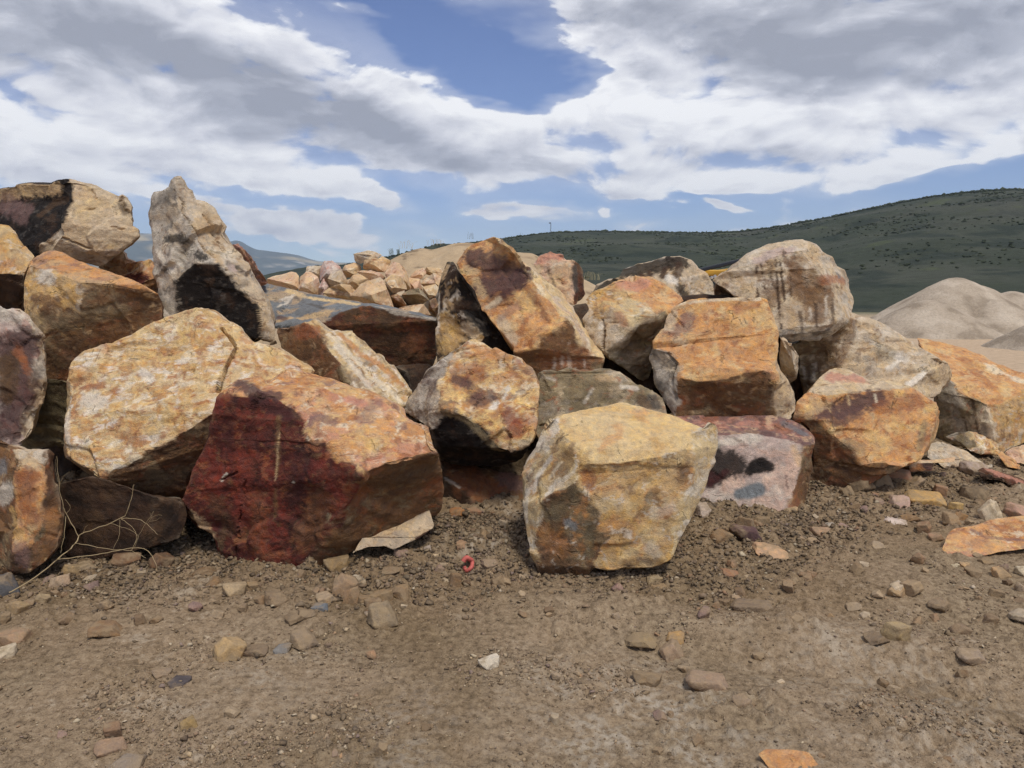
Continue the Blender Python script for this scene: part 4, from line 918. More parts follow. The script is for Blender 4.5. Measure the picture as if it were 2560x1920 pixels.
boulder('blotch', 'rounded orange boulder blotched with red and purple, black beneath', 0,
 [(1187,844),(1219,862),(1265,888),(1304,898),(1327,924),(1343,957),(1348,983),(1346,1012),(1337,1054),(1327,1090),(1317,1112),(1307,1145),(1258,1170),(1193,1168),(1128,1158),(1102,1149),(1089,1116),(1075,1075),(1037,1045),(1001,1024),(1024,989),(1050,944),(1076,921),(1102,895),(1141,869),(1161,852),
  (1125,885),(1122,914),(1096,960),(1099,989),(1104,1022),(1148,1035),(1193,1067),(1226,1097),(1242,1120),(1275,1129),(1301,1123)],
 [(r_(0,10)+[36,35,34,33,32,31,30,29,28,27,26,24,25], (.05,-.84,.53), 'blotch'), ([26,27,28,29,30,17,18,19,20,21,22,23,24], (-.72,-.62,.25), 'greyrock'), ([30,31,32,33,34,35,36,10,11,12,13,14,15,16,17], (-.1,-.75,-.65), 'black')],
 depth=5.4, stains=[([(1140,940),(1190,930)], 26, 'rust', .6), ([(1140,950),(1170,960)], 12, 'plum', .8), ([(1190,1000),(1220,990)], 20, 'plum', .7), ([(1260,1000),(1270,970)], 7, 'pale', .9), ([(1230,1020),(1240,1010)], 9, 'white', .8), ([(1270,1040),(1290,1080)], 18, 'red', .7), ([(1190,870),(1240,890)], 14, 'amber', .7), ([(1115,1030),(1170,1055),(1215,1095),(1250,1130)], 9, 'olive', .9), ([(1060,930),(1090,960),(1075,990)], 12, 'plum', .6), ([(1075,1010),(1085,1050)], 14, 'grey', .7)], rough=1.1, edge=('cream',.5), strata=((-.3,.2,1), .14, .03, [1]))
boulder('greygreen', 'grey green boulder lying low behind the pale central boulder', 3,
 [(165,1640),(185,1480),(200,1350),(190,1220),(240,1190),(350,1190),(440,1160),(600,1180),(760,1180),(830,1200),(950,1280),(1080,1350),(1160,1400),(1200,1560),(900,1700),(400,1750),(200,1720),(640,1230),(760,1225),(800,1290)],
 [([3,4,5,6,7,8,9,10,11,12,19,18,17], (.1,-.65,.75), 'greygreen'), ([0,1,2,3,17,18,19,12,13,14,15,16], (-.05,-.93,.35), 'greygreen')], depth=5.75,
 stains=[([(240,1230),(330,1260)], 4, 'pale', .6), ([(620,1330),(560,1430)], 4, 'pale', .6), ([(660,1240),(760,1250)], 9, 'tan', .7), ([(1000,1420),(1060,1440)], 14, 'umber', .8), ([(850,1310),(950,1330)], 7, 'pale', .7), ([(1080,1400),(1110,1450)], 12, 'darkgrey', .8)])
boulder('fractured', 'fractured grey brown boulder with an orange cap and a jutting prow', 3,
 [(550,640),(620,580),(740,530),(770,510),(860,475),(950,465),(1010,480),(1130,520),(1240,580),(1310,620),(1325,650),(1280,690),(1190,760),(1170,860),(1110,930),(1090,1050),(1080,1150),(1050,1250),(1010,1280),(980,1270),(860,1180),(740,1090),(690,1050),(640,980),(560,870),(545,790),(590,720),
  (910,610),(790,715),(1130,760),(935,855),(770,850),(720,1040),(850,560),(700,790)],
 [([4,5,6,7,8,9,10,11,12,29,27,33], (.1,-.6,.8), 'orangeblock'), ([0,1,2,3,4,33,27,28,34,26], (-.3,-.75,.55), 'goldface'), ([27,29,30,28], (.1,-.72,.7), 'striped'), ([30,29,12,13,14,15,16,17,18,19,20,21,32], (.3,-.86,-.42), 'greygreen'), ([26,34,28,30,32,21,22,23,24,25], (-.5,-.85,.1), 'streak')],
 depth=6.2, facets=1.3, cracks=[([(860,1000),(1000,960),(1120,870)], 4, .02), ([(690,790),(720,900),(700,1030)], 5, .02)], stains=[([(880,510),(1000,520)], 22, 'rose', .7), ([(690,830),(680,960)], 7, 'pale', .9), ([(650,900),(650,960)], 5, 'pale', .8), ([(720,850),(710,1000)], 4, 'umber', .8), ([(820,760),(870,830)], 10, 'rust', .6), ([(1050,850),(900,1000),(1000,1150)], 30, 'umber', .6)], edge=('pale',.4))
boulder('pinktop', 'small pink banded boulder standing up against the green hill', 3,
 [(165,370),(210,300),(290,272),(400,300),(420,330),(480,335),(520,370),(545,430),(560,530),(570,610),(540,650),(470,690),(400,650),(330,560),(200,440),(460,360),(470,480)],
 [([0,1,2,3,4,5,15,16,11,12,13,14], (-.2,-.93,.25), 'salmon'), ([5,6,7,8,9,10,11,16,15], (.6,-.78,.1), 'rustface')], depth=7.5, stains=[([(220,340),(290,290),(370,310)], 12, 'rose', .9), ([(480,400),(490,560)], 9, 'darkgrey', .8), ([(280,400),(330,540)], 4, 'dkbrown', .7)], strata=((0,.1,1), .16, .02, [0]))
boulder('drip', 'pale boulder with black drip stains left of the big streaked boulder', 3,
 [(620,580),(650,530),(730,490),(820,480),(850,410),(960,370),(1070,350),(1130,330),(1210,315),(1290,305),(1380,340),(1430,400),(1500,460),(1550,530),(1560,600),(1520,660),(1400,700),(1240,650),(1000,650),(700,660),(1310,380),(1260,520)],
 [(r_(0,9)+[20,21,17,18,19], (-.1,-.75,.6), 'streak'), (r_(9,17)+[21,20], (.45,-.82,.3), 'tanpale')], depth=7.6,
 stains=[([(870,430),(1000,400),(1200,350),(1300,340)], 22, 'black', .9), ([(1000,460),(1000,500)], 8, 'dkbrown', .9), ([(1060,440),(1050,490)], 7, 'dkbrown', .9), ([(1180,400),(1160,460)], 8, 'dkbrown', .9), ([(1290,380),(1260,480)], 10, 'dkbrown', .8), ([(700,560),(800,520)], 20, 'black', .9), ([(1290,560),(1320,600)], 14, 'black', .8), ([(1210,480),(1240,500)], 12, 'white', .7)])
auto('chunk', 'small brown chunk tucked beneath the streaked boulder', 3, [(1545,510),(1600,490),(1680,520),(1740,570),(1775,650),(1700,700),(1560,700)], 'brownface', depth=7.2)
boulder('streaked', 'big pale boulder with dark water streaks at the upper right', 0,
 [(1781,700),(1807,680),(1866,632),(1899,621),(1934,611),(1970,606),(2006,602),(2039,613),(2055,632),(2081,648),(2091,668),(2113,678),(2126,700),(2130,733),(2135,746),(2126,782),(2117,808),(2100,821),(2068,844),(2022,853),(1980,856),(1940,840),(1900,800),(1850,750),
  (1880,660),(1920,648),(1978,634),(2006,625),(2050,672),(2075,710),(2090,810),(1947,822),(2010,830),(2060,828)],
 [([1,2,3,4,5,6,27,26,25,24], (-.05,-.55,.83), 'tanpale'), ([0,1,24,25,26,27,28,29,30,33,32,31,21,22,23], (-.12,-.98,.15), 'streak'), (r_(6,16)+[30,29,28,27], (.58,-.72,.38), 'tanpale'), ([31,32,33,30,16,17,18,19,20,21], (.1,-.8,-.6), 'greyrock')],
 depth=6.8, stains=[([(1895,650),(1975,622)], 13, 'pinkgrey', .9), ([(1985,660),(1990,720),(2030,740)], 20, 'brown', .8), ([(2010,700),(2050,720),(2040,780)], 30, 'brown', .7), ([(2060,700),(2110,700)], 12, 'rust', .7), ([(2095,690)], 10, 'slate', .7),
   ([(1891,665),(1895,740)], 3.5, 'dkbrown', .9), ([(1902,660),(1912,720)], 2.5, 'dkbrown', .85), ([(1938,650),(1946,740),(1953,820)], 3.5, 'dkbrown', .9), ([(1950,655),(1962,750)], 3.5, 'dkbrown', .9), ([(1975,660),(1978,740)], 2.5, 'umber', .8), ([(1925,660),(1930,700)], 2, 'dkbrown', .8), ([(2000,780),(2005,830)], 4, 'dkbrown', .7), ([(2040,760),(2042,815)], 4, 'dkbrown', .7), ([(2080,750),(2082,800)], 4, 'dkbrown', .7), ([(2025,770),(2026,800)], 3, 'pale', .7), ([(2065,740),(2065,790)], 3, 'pale', .7)], rough=1.0, facets=1.2, edge=('pale',.5))
boulder('orangeblock', 'blocky orange boulder with a smooth brown underside right of centre', 3,
 [(1215,720),(1290,680),(1380,650),(1570,640),(1700,630),(1900,622),(1960,640),(1990,720),(2020,820),(2045,900),(2050,1100),(2060,1180),(2120,1260),(2185,1400),(2180,1480),(2140,1565),(2020,1560),(1700,1560),(1400,1570),(1260,1570),(1180,1450),(1150,1380),(1085,1290),(1090,1180),(1065,1090),(1090,1020),(1085,970),(1130,910),(1170,860),(1190,780),
  (1200,1050),(1300,1150),(1290,1240),(1450,1275),(1640,1250),(1800,1205),(1950,1185),(2040,1290),(2000,1345)],
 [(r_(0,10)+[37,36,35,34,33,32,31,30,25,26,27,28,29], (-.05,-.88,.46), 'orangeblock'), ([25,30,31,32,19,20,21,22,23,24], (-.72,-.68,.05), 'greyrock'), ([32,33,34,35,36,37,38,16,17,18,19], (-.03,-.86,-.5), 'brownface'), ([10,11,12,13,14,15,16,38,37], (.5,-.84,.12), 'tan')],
 depth=5.95, facets=.8, stains=[([(1350,780),(1330,860),(1240,900)], 16, 'mauve', .7), ([(1230,760),(1200,860)], 14, 'buff', .8), ([(1740,690),(1860,670)], 16, 'rust', .5), ([(1260,950),(1320,980)], 11, 'buff', .8), ([(1240,930)], 10, 'rust', .5), ([(1560,860),(1700,840)], 20, 'amber', .4), ([(1290,650),(1560,645),(1900,635)], 5, 'cream', .7)], rough=.9, edge=('cream',.45), cracks=[([(1225,740),(1330,870),(1340,990),(1230,1010)], 4, .015), ([(1200,1060),(1260,1140),(1230,1250),(1260,1400)], 6, .03)])
auto('smallgap', 'small brown boulder squeezed beside the blocky orange boulder', 4, [(335,1235),(370,1228),(430,1300),(480,1390),(475,1560),(400,1600),(345,1520)], 'tanpale', depth=6.3)
boulder('widetan', 'wide tan boulder with pale scrape marks carrying the streaked boulder', 4,
 [(430,1290),(650,1250),(780,1160),(850,1090),(880,1062),(960,1090),(1050,1110),(1150,1160),(1270,1230),(1340,1270),(1440,1340),(1560,1400),(1620,1450),(1645,1500),(1640,1560),(1560,1660),(1520,1700),(1400,1700),(1000,1660),(800,1600),(650,1660),(540,1700),(490,1560),(480,1400),(860,1180),(780,1300),(780,1440),(1490,1400),(1480,1500),(1350,1620)],
 [([0,1,2,3,24,25,26,19,20,21,22,23], (-.2,-.95,-.25), 'streakshade'), (r_(3,11)+[27,28,29,17,18,19,26,25,24], (.1,-.82,.52), 'tanpale'), (r_(11,17)+[29,28,27], (.6,-.75,.12), 'tan')],
 depth=7.1, stains=[([(1200,1370),(1300,1410)], 9, 'white', .7), ([(1170,1480),(1270,1400)], 5, 'white', .7), ([(1000,1250),(1150,1340)], 6, 'pale', .7), ([(1330,1600),(1440,1520)], 8, 'white', .7), ([(1100,1330),(1190,1360)], 14, 'olive', .5), ([(900,1120),(860,1250),(800,1420)], 12, 'brown', .6), ([(520,1450),(530,1560)], 4, 'pale', .7), ([(560,1470),(560,1600)], 4, 'umber', .8), ([(610,1450),(590,1580)], 5, 'pale', .6), ([(640,1420),(640,1560)], 5, 'umber', .7)])
boulder('farright', 'yellow topped boulder at the right edge with a shaded grey left face', 0,
 [(2292,845),(2338,853),(2413,873),(2449,886),(2488,905),(2560,938),(2640,975),(2660,1060),(2600,1095),(2520,1125),(2504,1135),(2488,1110),(2400,1118),(2341,1098),(2338,975),(2374,954),(2403,980),(2436,999),(2468,1012),(2504,1009),(2560,975),(2330,920)],
 [([0,1,2,3,4,5,6,20,19,18,17,16,15,21], (.1,-.42,.9), 'orangeblock'), ([15,16,17,18,11,12,13,14], (-.55,-.8,-.2), 'greygreen'), ([18,19,20,6,7,8,9,10,11], (.25,-.95,.12), 'goldface')],  # left face: its shade is put into a greyer, darker skin
 ground=0.12, depth=7.5, stains=[([(2480,920),(2540,950)], 18, 'cream', .7), ([(2410,900),(2470,960)], 16, 'rust', .5), ([(2395,985),(2420,1080)], 3, 'dkbrown', .8), ([(2430,1000),(2450,1090)], 4, 'dkbrown', .8), ([(2470,1020),(2480,1090)], 8, 'cream', .7)])
boulder('maroon', 'orange boulder with a maroon stain and drips under its brow', 0,
 [(2016,980),(2052,941),(2074,922),(2100,918),(2123,922),(2153,938),(2175,951),(2225,952),(2276,965),(2312,989),(2338,1009),(2343,1025),(2338,1067),(2322,1123),(2305,1150),(2257,1165),(2166,1215),(2117,1240),(2052,1245),(2022,1225),(2029,1155),(2035,1100),(2022,1074),(1983,1045),(1993,1009),(2074,988),(2139,983),(2175,976),(2211,978),(2029,1035),(2055,1051),(2087,1090),(2133,1129),(2159,1160)],
 [(r_(0,8)+[28,27,26,25], (0,-.55,.83), 'tan'), ([0,25,26,27,28]+r_(8,15)+[33,32,31,30,29,23,24], (.08,-.9,.42), 'orange'), ([23,29,30,31,32,33,15,16,17,18,19,20,21,22], (-.45,-.86,-.25), 'brownface')],
 ground=0.05, depth=6.4, stains=[([(2080,945),(2150,945)], 18, 'rose', .8), ([(2060,1030),(2100,1025),(2140,1010),(2190,995)], 22, 'plum', .92), ([(2090,1050),(2140,1030)], 18, 'plum', .7), ([(2200,1020),(2290,1000)], 18, 'rust', .6), ([(2120,990),(2124,1010)], 4, 'tan', .9), ([(2096,1005),(2098,1025)], 4, 'tan', .9), ([(2075,1010),(2074,1028)], 5, 'tan', .9), ([(2185,985),(2190,1005)], 3, 'cream', .9), ([(2180,1090),(2210,1110)], 20, 'yellow', .6), ([(2120,1110),(2150,1120)], 14, 'olive', .5), ([(2310,1060),(2300,1120)], 9, 'olive', .6), ([(2030,1000),(2060,1010),(2020,1040)], 10, 'tan', .8)])
boulder('pinkslab', 'pale pink boulder with a blue grey spot and black patches on its face', 0,
 [(1640,1050),(1683,1043),(1840,1041),(1951,1041),(1980,1051),(2016,1071),(2035,1090),(2037,1110),(2027,1142),(2029,1175),(2017,1237),(2003,1280),(1973,1297),(1840,1315),(1700,1305),(1640,1200),(1650,1110),(1740,1095),(1800,1090),(1889,1085),(1977,1100),(2020,1113),(2005,1150),(1990,1200)],
 [(r_(0,7)+[21,20,19,18,17,16], (.05,-.6,.8), 'pinktop'), (r_(16,23)+[12,13,14,15], (0,-.97,.22), 'pinkslab'), ([21,7,8,9,10,11,12,23,22], (.7,-.7,0), 'brownface')],
 ground=0.0, depth=5.7, rough=.7, facets=.6, sink=.04, stains=[([(1846,1235),(1875,1231),(1898,1222)], 13, 'bluegrey', 1.0, .05), ([(1872,1230),(1896,1224)], 17, 'bluegrey', 1.0, .05), ([(1872,1180),(1884,1160),(1904,1153),(1926,1168)], 11, 'black', .97, .35), ([(1886,1172),(1912,1168)], 13, 'black', .97, .3), ([(1780,1120),(1800,1150),(1785,1190),(1832,1150),(1846,1168)], 23, 'black', .93, .5), ([(1815,1180),(1790,1200),(1772,1208)], 8, 'wine', .9, .5), ([(1780,1190),(1770,1210)], 12, 'wine', .8), ([(1960,1060),(2010,1085)], 9, 'slate', .6), ([(1965,1190),(1970,1230)], 3, 'plum', .6), ([(1985,1120),(2000,1160)], 8, 'gold', .4), ([(1780,1110),(1900,1095)], 8, 'pale', .6)])
boulder('pale', 'freestanding pale ochre boulder with a flat top in front of the pile', 7,
 [(195,630),(230,560),(290,470),(340,360),(420,275),(450,255),(700,200),(960,145),(1000,150),(1200,200),(1400,245),(1560,310),(1590,330),(1640,285),(1690,300),(1720,345),(1710,480),(1680,560),(1690,600),(1640,680),(1610,790),(1590,850),(1540,960),(1490,1060),(1460,1130),(1400,1240),(1350,1350),(1200,1410),(1000,1415),(900,1430),(700,1505),(560,1530),(450,1510),(330,1470),(310,1380),(250,1270),(220,1100),(205,900),(215,760),
  (540,420),(640,500),(700,610),(850,610),(1080,590),(1150,570),(1300,550),(1400,510),(1520,500),(1500,380),(600,690),(590,760),(320,920),(300,1180),(740,870),(810,1010),(850,1200),(750,1420),(1530,640),(1480,800),(1380,1000)],
 [(r_(5,12)+[48,47,46,45,44,43,42,41,40,39], (0,-.48,.88), 'flattop'), (r_(0,5)+[39,40,49,50,51,52,34,35,36,37,38], (-.68,-.7,.22), 'striped'), ([51,50,53,54,55,56,30,31,32,33,34,52], (-.2,-.95,-.18), 'darkfacet'),
  ([40,41,42,43,44,45,46,47,57,58,59,26,27,28,29,56,55,54,53,50,49], (.12,-.99,.06), 'goldface'), ([47,48]+r_(12,26)+[59,58,57], (.55,-.82,.05), 'crystal')],
 ground=0.0, depth=4.55, sink=.05, rough=.7, facets=.7, stains=[([(700,700),(720,760)], 16, 'rust', .7), ([(560,1060),(600,1090)], 10, 'bluegrey', .8), ([(500,1300),(520,1450)], 20, 'dkbrown', .6), ([(380,1150),(480,1250)], 25, 'amber', .35), ([(720,1080),(720,1300)], 12, 'moss', .7), ([(440,1000),(600,850)], 22, 'moss', .6), ([(420,560),(330,700),(300,820)], 7, 'white', .6), ([(500,600),(420,720)], 5, 'cream', .5), ([(240,900),(230,1050)], 6, 'white', .5), ([(1450,640),(1430,720)], 16, 'brown', .7), ([(1180,850),(1150,960)], 8, 'olive', .6), ([(1350,950),(1200,1000)], 12, 'pale', .4), ([(1180,1250),(1230,1300)], 14, 'pale', .4), ([(1000,1380),(1250,1360)], 12, 'umber', .5), ([(1190,420),(1270,470)], 6, 'gold', .7), ([(300,480),(250,650)], 4, 'umber', .6), ([(360,450),(320,560)], 4, 'umber', .6)],
 strata=((.6,.1,-.35), .09, .012, [1], 1), edge=('cream',.3))
boulder('browngap', 'flat brown slab lying in the gap between the red and pale boulders', 6,
 [(1415,590),(1620,595),(1750,650),(1900,680),(2050,700),(2080,980),(1900,960),(1720,985),(1500,1005),(1420,920),(1440,730),(1560,800),(1640,880),(1720,955)],
 [([0,1,2,3,4,5,6,13,12,11,10], (.1,-.6,.8), 'brownface'), ([10,11,12,13,7,8,9], (-.3,-.9,-.2), 'deepshade')], ground=0.1, depth=5.3, stains=[([(1600,700),(1800,850)], 40, 'rust', .6), ([(1900,720),(2000,780)], 20, 'mauve', .6), ([(1450,720),(1560,790)], 4, 'pale', .6)], facets=.6)
# ---- filler stones added inside the pile, coloured dark so the gaps read as shade
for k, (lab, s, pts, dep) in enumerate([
  ('dark filler boulder in the dark gap left of the blotched orange boulder', 2, [(1050,1150),(1300,1130),(1420,1200),(1400,1500),(1200,1550),(1000,1400)], 6.6),
  ('dark filler boulder in the dark gap left of the yellow boulder', 5, [(60,560),(350,500),(700,600),(760,950),(500,1150),(200,1000)], 6.0),
  ('dark filler boulder in the gap beside the pink banded boulder', 3, [(440,700),(560,670),(680,760),(640,1000),(500,950),(420,800)], 7.2),
  ('dark filler boulder in the gap beside the wide tan boulder', 4, [(330,1400),(500,1350),(600,1500),(620,1800),(400,1850),(300,1600)], 7.4),
  ('dark filler boulder in the gap between the brown and red boulders', 5, [(1330,1080),(1560,1050),(1750,1200),(1750,1520),(1500,1600),(1320,1400)], 5.35),
  ('dark filler boulder beneath the blotched orange boulder', 6, [(1300,380),(1700,420),(2150,350),(2250,650),(2000,800),(1500,720),(1300,560)], 6.2),
  ('dark filler boulder beneath the fractured boulder', 3, [(650,1050),(900,1150),(1250,1200),(1280,1500),(1000,1560),(700,1400)], 6.5),
  ('dark filler boulder beneath the tan boulder at the left edge', 1, [(-200,850),(200,830),(420,1000),(400,1500),(100,1600),(-200,1500)], 6.9),
  ('dark filler boulder beneath the yellow topped boulder', 8, [(1480,150),(1700,130),(1800,350),(1740,560),(1520,560),(1440,350)], 8.6),
  ('dark filler boulder behind the brown wedge boulder and grey spire', 1, [(1000,950),(1300,900),(1600,1300),(1500,1600),(1200,1600),(950,1300)], 6.9),
  ('dark filler boulder behind the striped boulder', 2, [(500,850),(900,950),(1250,1150),(1200,1500),(700,1400),(450,1100)], 7.2),
  ('dark filler boulder behind the blocky orange boulder', 3, [(1150,650),(1500,600),(1900,640),(2100,900),(2200,1400),(1700,1500),(1200,1300)], 7.2)]):
    auto('fill%d' % k, lab, s, pts, 'deepshade', depth=dep, px=3.5)
# ---- the heap of smaller rubble beyond
for k, (lab, pts, skin, dep) in enumerate([
  ('low salmon rubble block at the left end of the rubble heap', [(85,480),(270,428),(310,435),(332,460),(330,560),(200,600),(80,560)], 'salmon', 11.5),
  ('pale pink rubble block second from the left in the rubble heap', [(325,560),(335,470),(380,430),(430,430),(480,470),(492,520),(485,620),(320,610)], 'salmon', 11.0),
  ('pale rubble block with a brown shaded side behind the pink blocks', [(380,440),(390,385),(500,380),(510,470),(480,500),(420,470)], 'tanpale', 12.5),
  ('upright pinkish white rubble block with a purple streak', [(490,500),(498,400),(520,345),(585,340),(650,390),(690,470),(680,540),(600,560),(540,540)], 'pink', 12),
  ('whitish angular rubble block leaning in front of the upright block', [(550,480),(570,440),(650,410),(720,520),(660,570),(570,560)], 'tanpale', 11.4),
  ('tan rubble block just below the topmost block', [(655,420),(680,380),(760,355),(800,375),(810,410),(770,460),(690,480)], 'rubble', 12.6),
  ('topmost flat rubble block crowning the rubble heap', [(745,290),(860,265),(920,275),(965,300),(940,320),(880,335),(800,368),(760,350)], ('rubble','tanpale'), 12.4),
  ('notched sand coloured rubble block under the topmost block', [(820,385),(830,340),(880,328),(940,330),(970,308),(1045,340),(1030,375),(990,435),(900,430),(825,412)], 'rubble', 12),
  ('rounded pale rubble block with curved pink bands', [(985,440),(1010,390),(1060,350),(1100,360),(1140,400),(1160,440),(1195,570),(1150,575),(1080,480),(1000,480)], 'salmon', 11.6),
  ('cube shaped golden rubble block in the middle of the heap', [(990,490),(1040,445),(1110,460),(1150,520),(1165,565),(1080,592),(1050,592),(1010,545)], 'rubble', 11),
  ('long pink topped rubble block in the middle of the heap', [(770,425),(880,415),(960,440),(1000,475),(940,530),(860,500)], 'salmon', 11.6),
  ('golden rounded rubble block left of the heap centre', [(700,520),(740,450),(800,445),(860,480),(890,540),(830,580),(720,580)], 'rubble', 11.2),
  ('broad cream rubble block with brown folds at the heap front', [(510,590),(560,550),(640,525),(720,530),(800,600),(840,680),(700,670),(580,630)], ('tanpale','rubble'), 10.5),
  ('large olive tan rubble block at the front of the heap', [(720,610),(800,530),(860,490),(900,520),(980,490),(1010,560),(1040,640),(1070,720),(900,720),(800,680)], ('tan','rubble'), 10.2),
  ('small cream rubble block on the far right shoulder of the heap', [(1170,480),(1220,420),(1290,400),(1310,440),(1280,480),(1200,500)], 'salmon', 12.2),
  ('flat ochre rubble block on the far right shoulder of the heap', [(1290,430),(1310,390),(1420,400),(1445,440),(1400,475),(1310,450)], 'rubble', 12.4),
  ('pink rubble block beside the black pointed boulder', [(1260,520),(1310,470),(1360,440),(1430,470),(1410,540),(1300,560)], 'salmon', 11.4),
  ('golden tilted rubble block beside the black pointed boulder', [(1280,545),(1380,520),(1405,560),(1405,620),(1330,645),(1300,605)], 'rubble', 10.6),
  ('round banded rubble block with a grey spot', [(1115,605),(1180,560),(1250,550),(1300,600),(1325,645),(1240,700),(1160,690)], ('tan','greygreen'), 10.4),
  ('small wedge of pink and brown rubble left of the round banded block', [(1030,615),(1080,595),(1120,630),(1165,700),(1060,720)], ('pink','brownface'), 10.3),
  ('low orange rubble block just behind the grey topped slab', [(1060,720),(1140,690),(1290,675),(1345,760),(1200,780),(1070,750)], 'rubble', 9.8),
  ('small plum coloured rubble block in the shade near the black pointed boulder', [(1330,650),(1390,620),(1410,700),(1390,770),(1320,720)], ('pinktop','brownface'), 10.3),
  ('small pink rubble wedge at the left front of the heap', [(478,550),(520,480),(562,545),(515,610),(478,610)], 'pink', 10.9),
  ('rubble block half hidden under the long pink topped block', [(850,500),(960,470),(1010,540),(980,640),(900,620)], 'tan', 11.3),
  ('rubble block half hidden behind the cube shaped block', [(1130,470),(1260,480),(1280,560),(1200,620),(1140,590)], 'salmon', 12.0),
  ('rubble block filling the heap behind the golden rounded block', [(600,520),(760,470),(860,520),(800,620),(640,600)], 'tan', 12.0),
  ('tan rubble block on the left slope under the upright white block', [(470,560),(620,540),(760,560),(700,660),(500,640)], 'tan', 11.6)]):
    auto('rub%d' % k, lab, 2, pts, skin, depth=dep, px=1.8, far=True, facets=.5, rough=.45, inner=.26, tilt=.95, corners=3 + k % 2, pull=(.16 * (-1) ** k, .10 * (-1) ** (k // 2)), group='smaller blocks of the rubble heap', name='rubble_block', cat='rock', thick=.7, edge=('cream',.3))
# the bank of dirt and fines the rubble lies on
def rubble_bank():
    x = np.linspace(-6.0, 1.6, 150); y = np.linspace(7.6, 16.5, 150)
    X, Y = np.meshgrid(x, y); Z = np.full(X.shape, -0.2)
    for k, o in BOULDERS.items():
        if not k.startswith('rub'): continue
        me = o.data; co = np.empty(len(me.vertices) * 3, np.float32); me.vertices.foreach_get('co', co); co = co.reshape(-1, 3) + np.array(o.location)
        c = co.mean(0); zb = co[:, 2].min()
        r = np.maximum(np.hypot(X - c[0], Y - c[1]) - 0.10, 0)
        Z = np.maximum(Z, zb - 0.10 - 1.0 * r)
    q = np.stack([X.ravel(), Y.ravel(), 0 * X.ravel()], 1)
    Z = Z + (0.05 * fbm(q * 2.2, 4)).reshape(X.shape)
    V = np.stack([X, Y, Z], -1).reshape(-1, 3); res = 150
    i = np.arange(res - 1)[:, None] * res + np.arange(res - 1)[None, :]
    Q = np.stack([i, i + 1, i + res + 1, i + res], -1).reshape(-1, 4)
    Q = Q[(V[Q][:, :, 2] > -0.1).any(1)]
    link('rubble_bank', mesh_from('rubble_bank', V, Q, far_mat('bank_dirt', 9.0, 0.4, 0.06), col_mound(V)), kind='structure')
rubble_bank()
# ---- slabs lying on the dirt
boulder('leanslab', 'smooth grey slab with a crack leaning against the foot of the red boulder', 0,
 [(880,1384),(905,1344),(925,1344),(950,1330),(1000,1312),(1075,1268),(1083,1295),(1089,1312),(1085,1320),(1050,1345),(1010,1362),(985,1376),(960,1366),(920,1368),(1040,1344)],
 [(r_(0,8)+[14,10,11,12,13], (.12,-.72,.68), 'tan'), ([8,9,10,14], (.3,-.9,-.2), 'rustface')], ground=.15, sink=.03, depth=4.5, thick=.10, facets=0, rough=.25, name='stone_slab', cat='slab', group='slabs lying on the dirt',
 stains=[([(1000,1350),(1000,1370),(960,1366)], 20, 'grey', .5), ([(992,1316),(984,1345),(940,1342)], 1.3, 'brown', .7, .2), ([(1040,1290),(1070,1275)], 3, 'brown', .5)], edge=('pale',.3), px=1.6)
boulder('orangeslab', 'long flat orange slab with purple veins at the right edge of the dirt', 0,
 [(2350,1380),(2372,1330),(2380,1322),(2430,1315),(2490,1295),(2570,1288),(2640,1300),(2640,1360),(2540,1375),(2500,1380),(2440,1395),(2390,1400),(2352,1395)],
 [(r_(0,12), (-.1,-.42,.9), 'redtop')], ground=0.03, sink=0.04, depth=5.2, thick=.15, facets=.3, rough=.4, name='stone_slab', cat='slab', group='slabs lying on the dirt', stains=[([(2430,1325),(2470,1345),(2560,1350)], 5, 'mauve', .6), ([(2400,1350),(2480,1370)], 25, 'orange', .7), ([(2370,1390),(2420,1385)], 12, 'rose', .6)], px=1.6)
boulder('bottomslab', 'flat orange slab at the bottom edge of the picture', 0,
 [(1895,1885),(1912,1872),(1980,1874),(2025,1880),(2050,1915),(2062,1990),(1960,1990),(1925,1925)],
 [(r_(0,7), (0,-.2,1), 'orange')], ground=0.02, sink=0.02, depth=2.7, thick=.08, facets=.1, rough=.15, name='stone_slab', cat='slab', group='slabs lying on the dirt', px=1.6, edge=('sand',.2))
boulder('pinkrockr', 'orange wedge of rock at the foot of the maroon stained boulder', 8,
 [(1005,690),(1040,620),(1110,580),(1180,525),(1280,590),(1320,670),(1250,725),(1100,750),(1010,745),(1190,640)],
 [([0,1,2,3,9,7,8], (-.35,-.8,.5), 'orange'), ([3,4,5,6,7,9], (.35,-.85,.35), 'salmon')], ground=.08, depth=6.2, px=1.6, name='rock', cat='rock', group='rocks at the foot of the pile')
boulder('yellowr', 'yellow and grey rock perched on the dirt bank at the right', 8,
 [(1615,405),(1690,380),(1790,360),(1850,380),(1900,410),(1960,420),(2010,460),(2030,510),(2010,545),(1900,535),(1800,515),(1700,450),(1830,430),(1840,480)],
 [([0,1,2,12,13,10,11], (-.4,-.85,.1), 'greygreen'), ([2,3,4,5,6,7,8,9,10,13,12], (.25,-.75,.6), 'yellow')], depth=7.4, px=1.6, name='rock', cat='rock', group='rocks at the foot of the pile')
boulder('palebank', 'pale cracked rock bedded in the dirt bank at the right', 8,
 [(1465,560),(1480,470),(1530,435),(1640,460),(1760,510),(1830,560),(1900,605),(1980,640),(1800,650),(1600,640)],
 [(r_(0,9), (.1,-.6,.8), 'tanpale')], depth=7.0, px=1.6, name='rock', cat='rock', group='rocks at the foot of the pile', thick=.3)
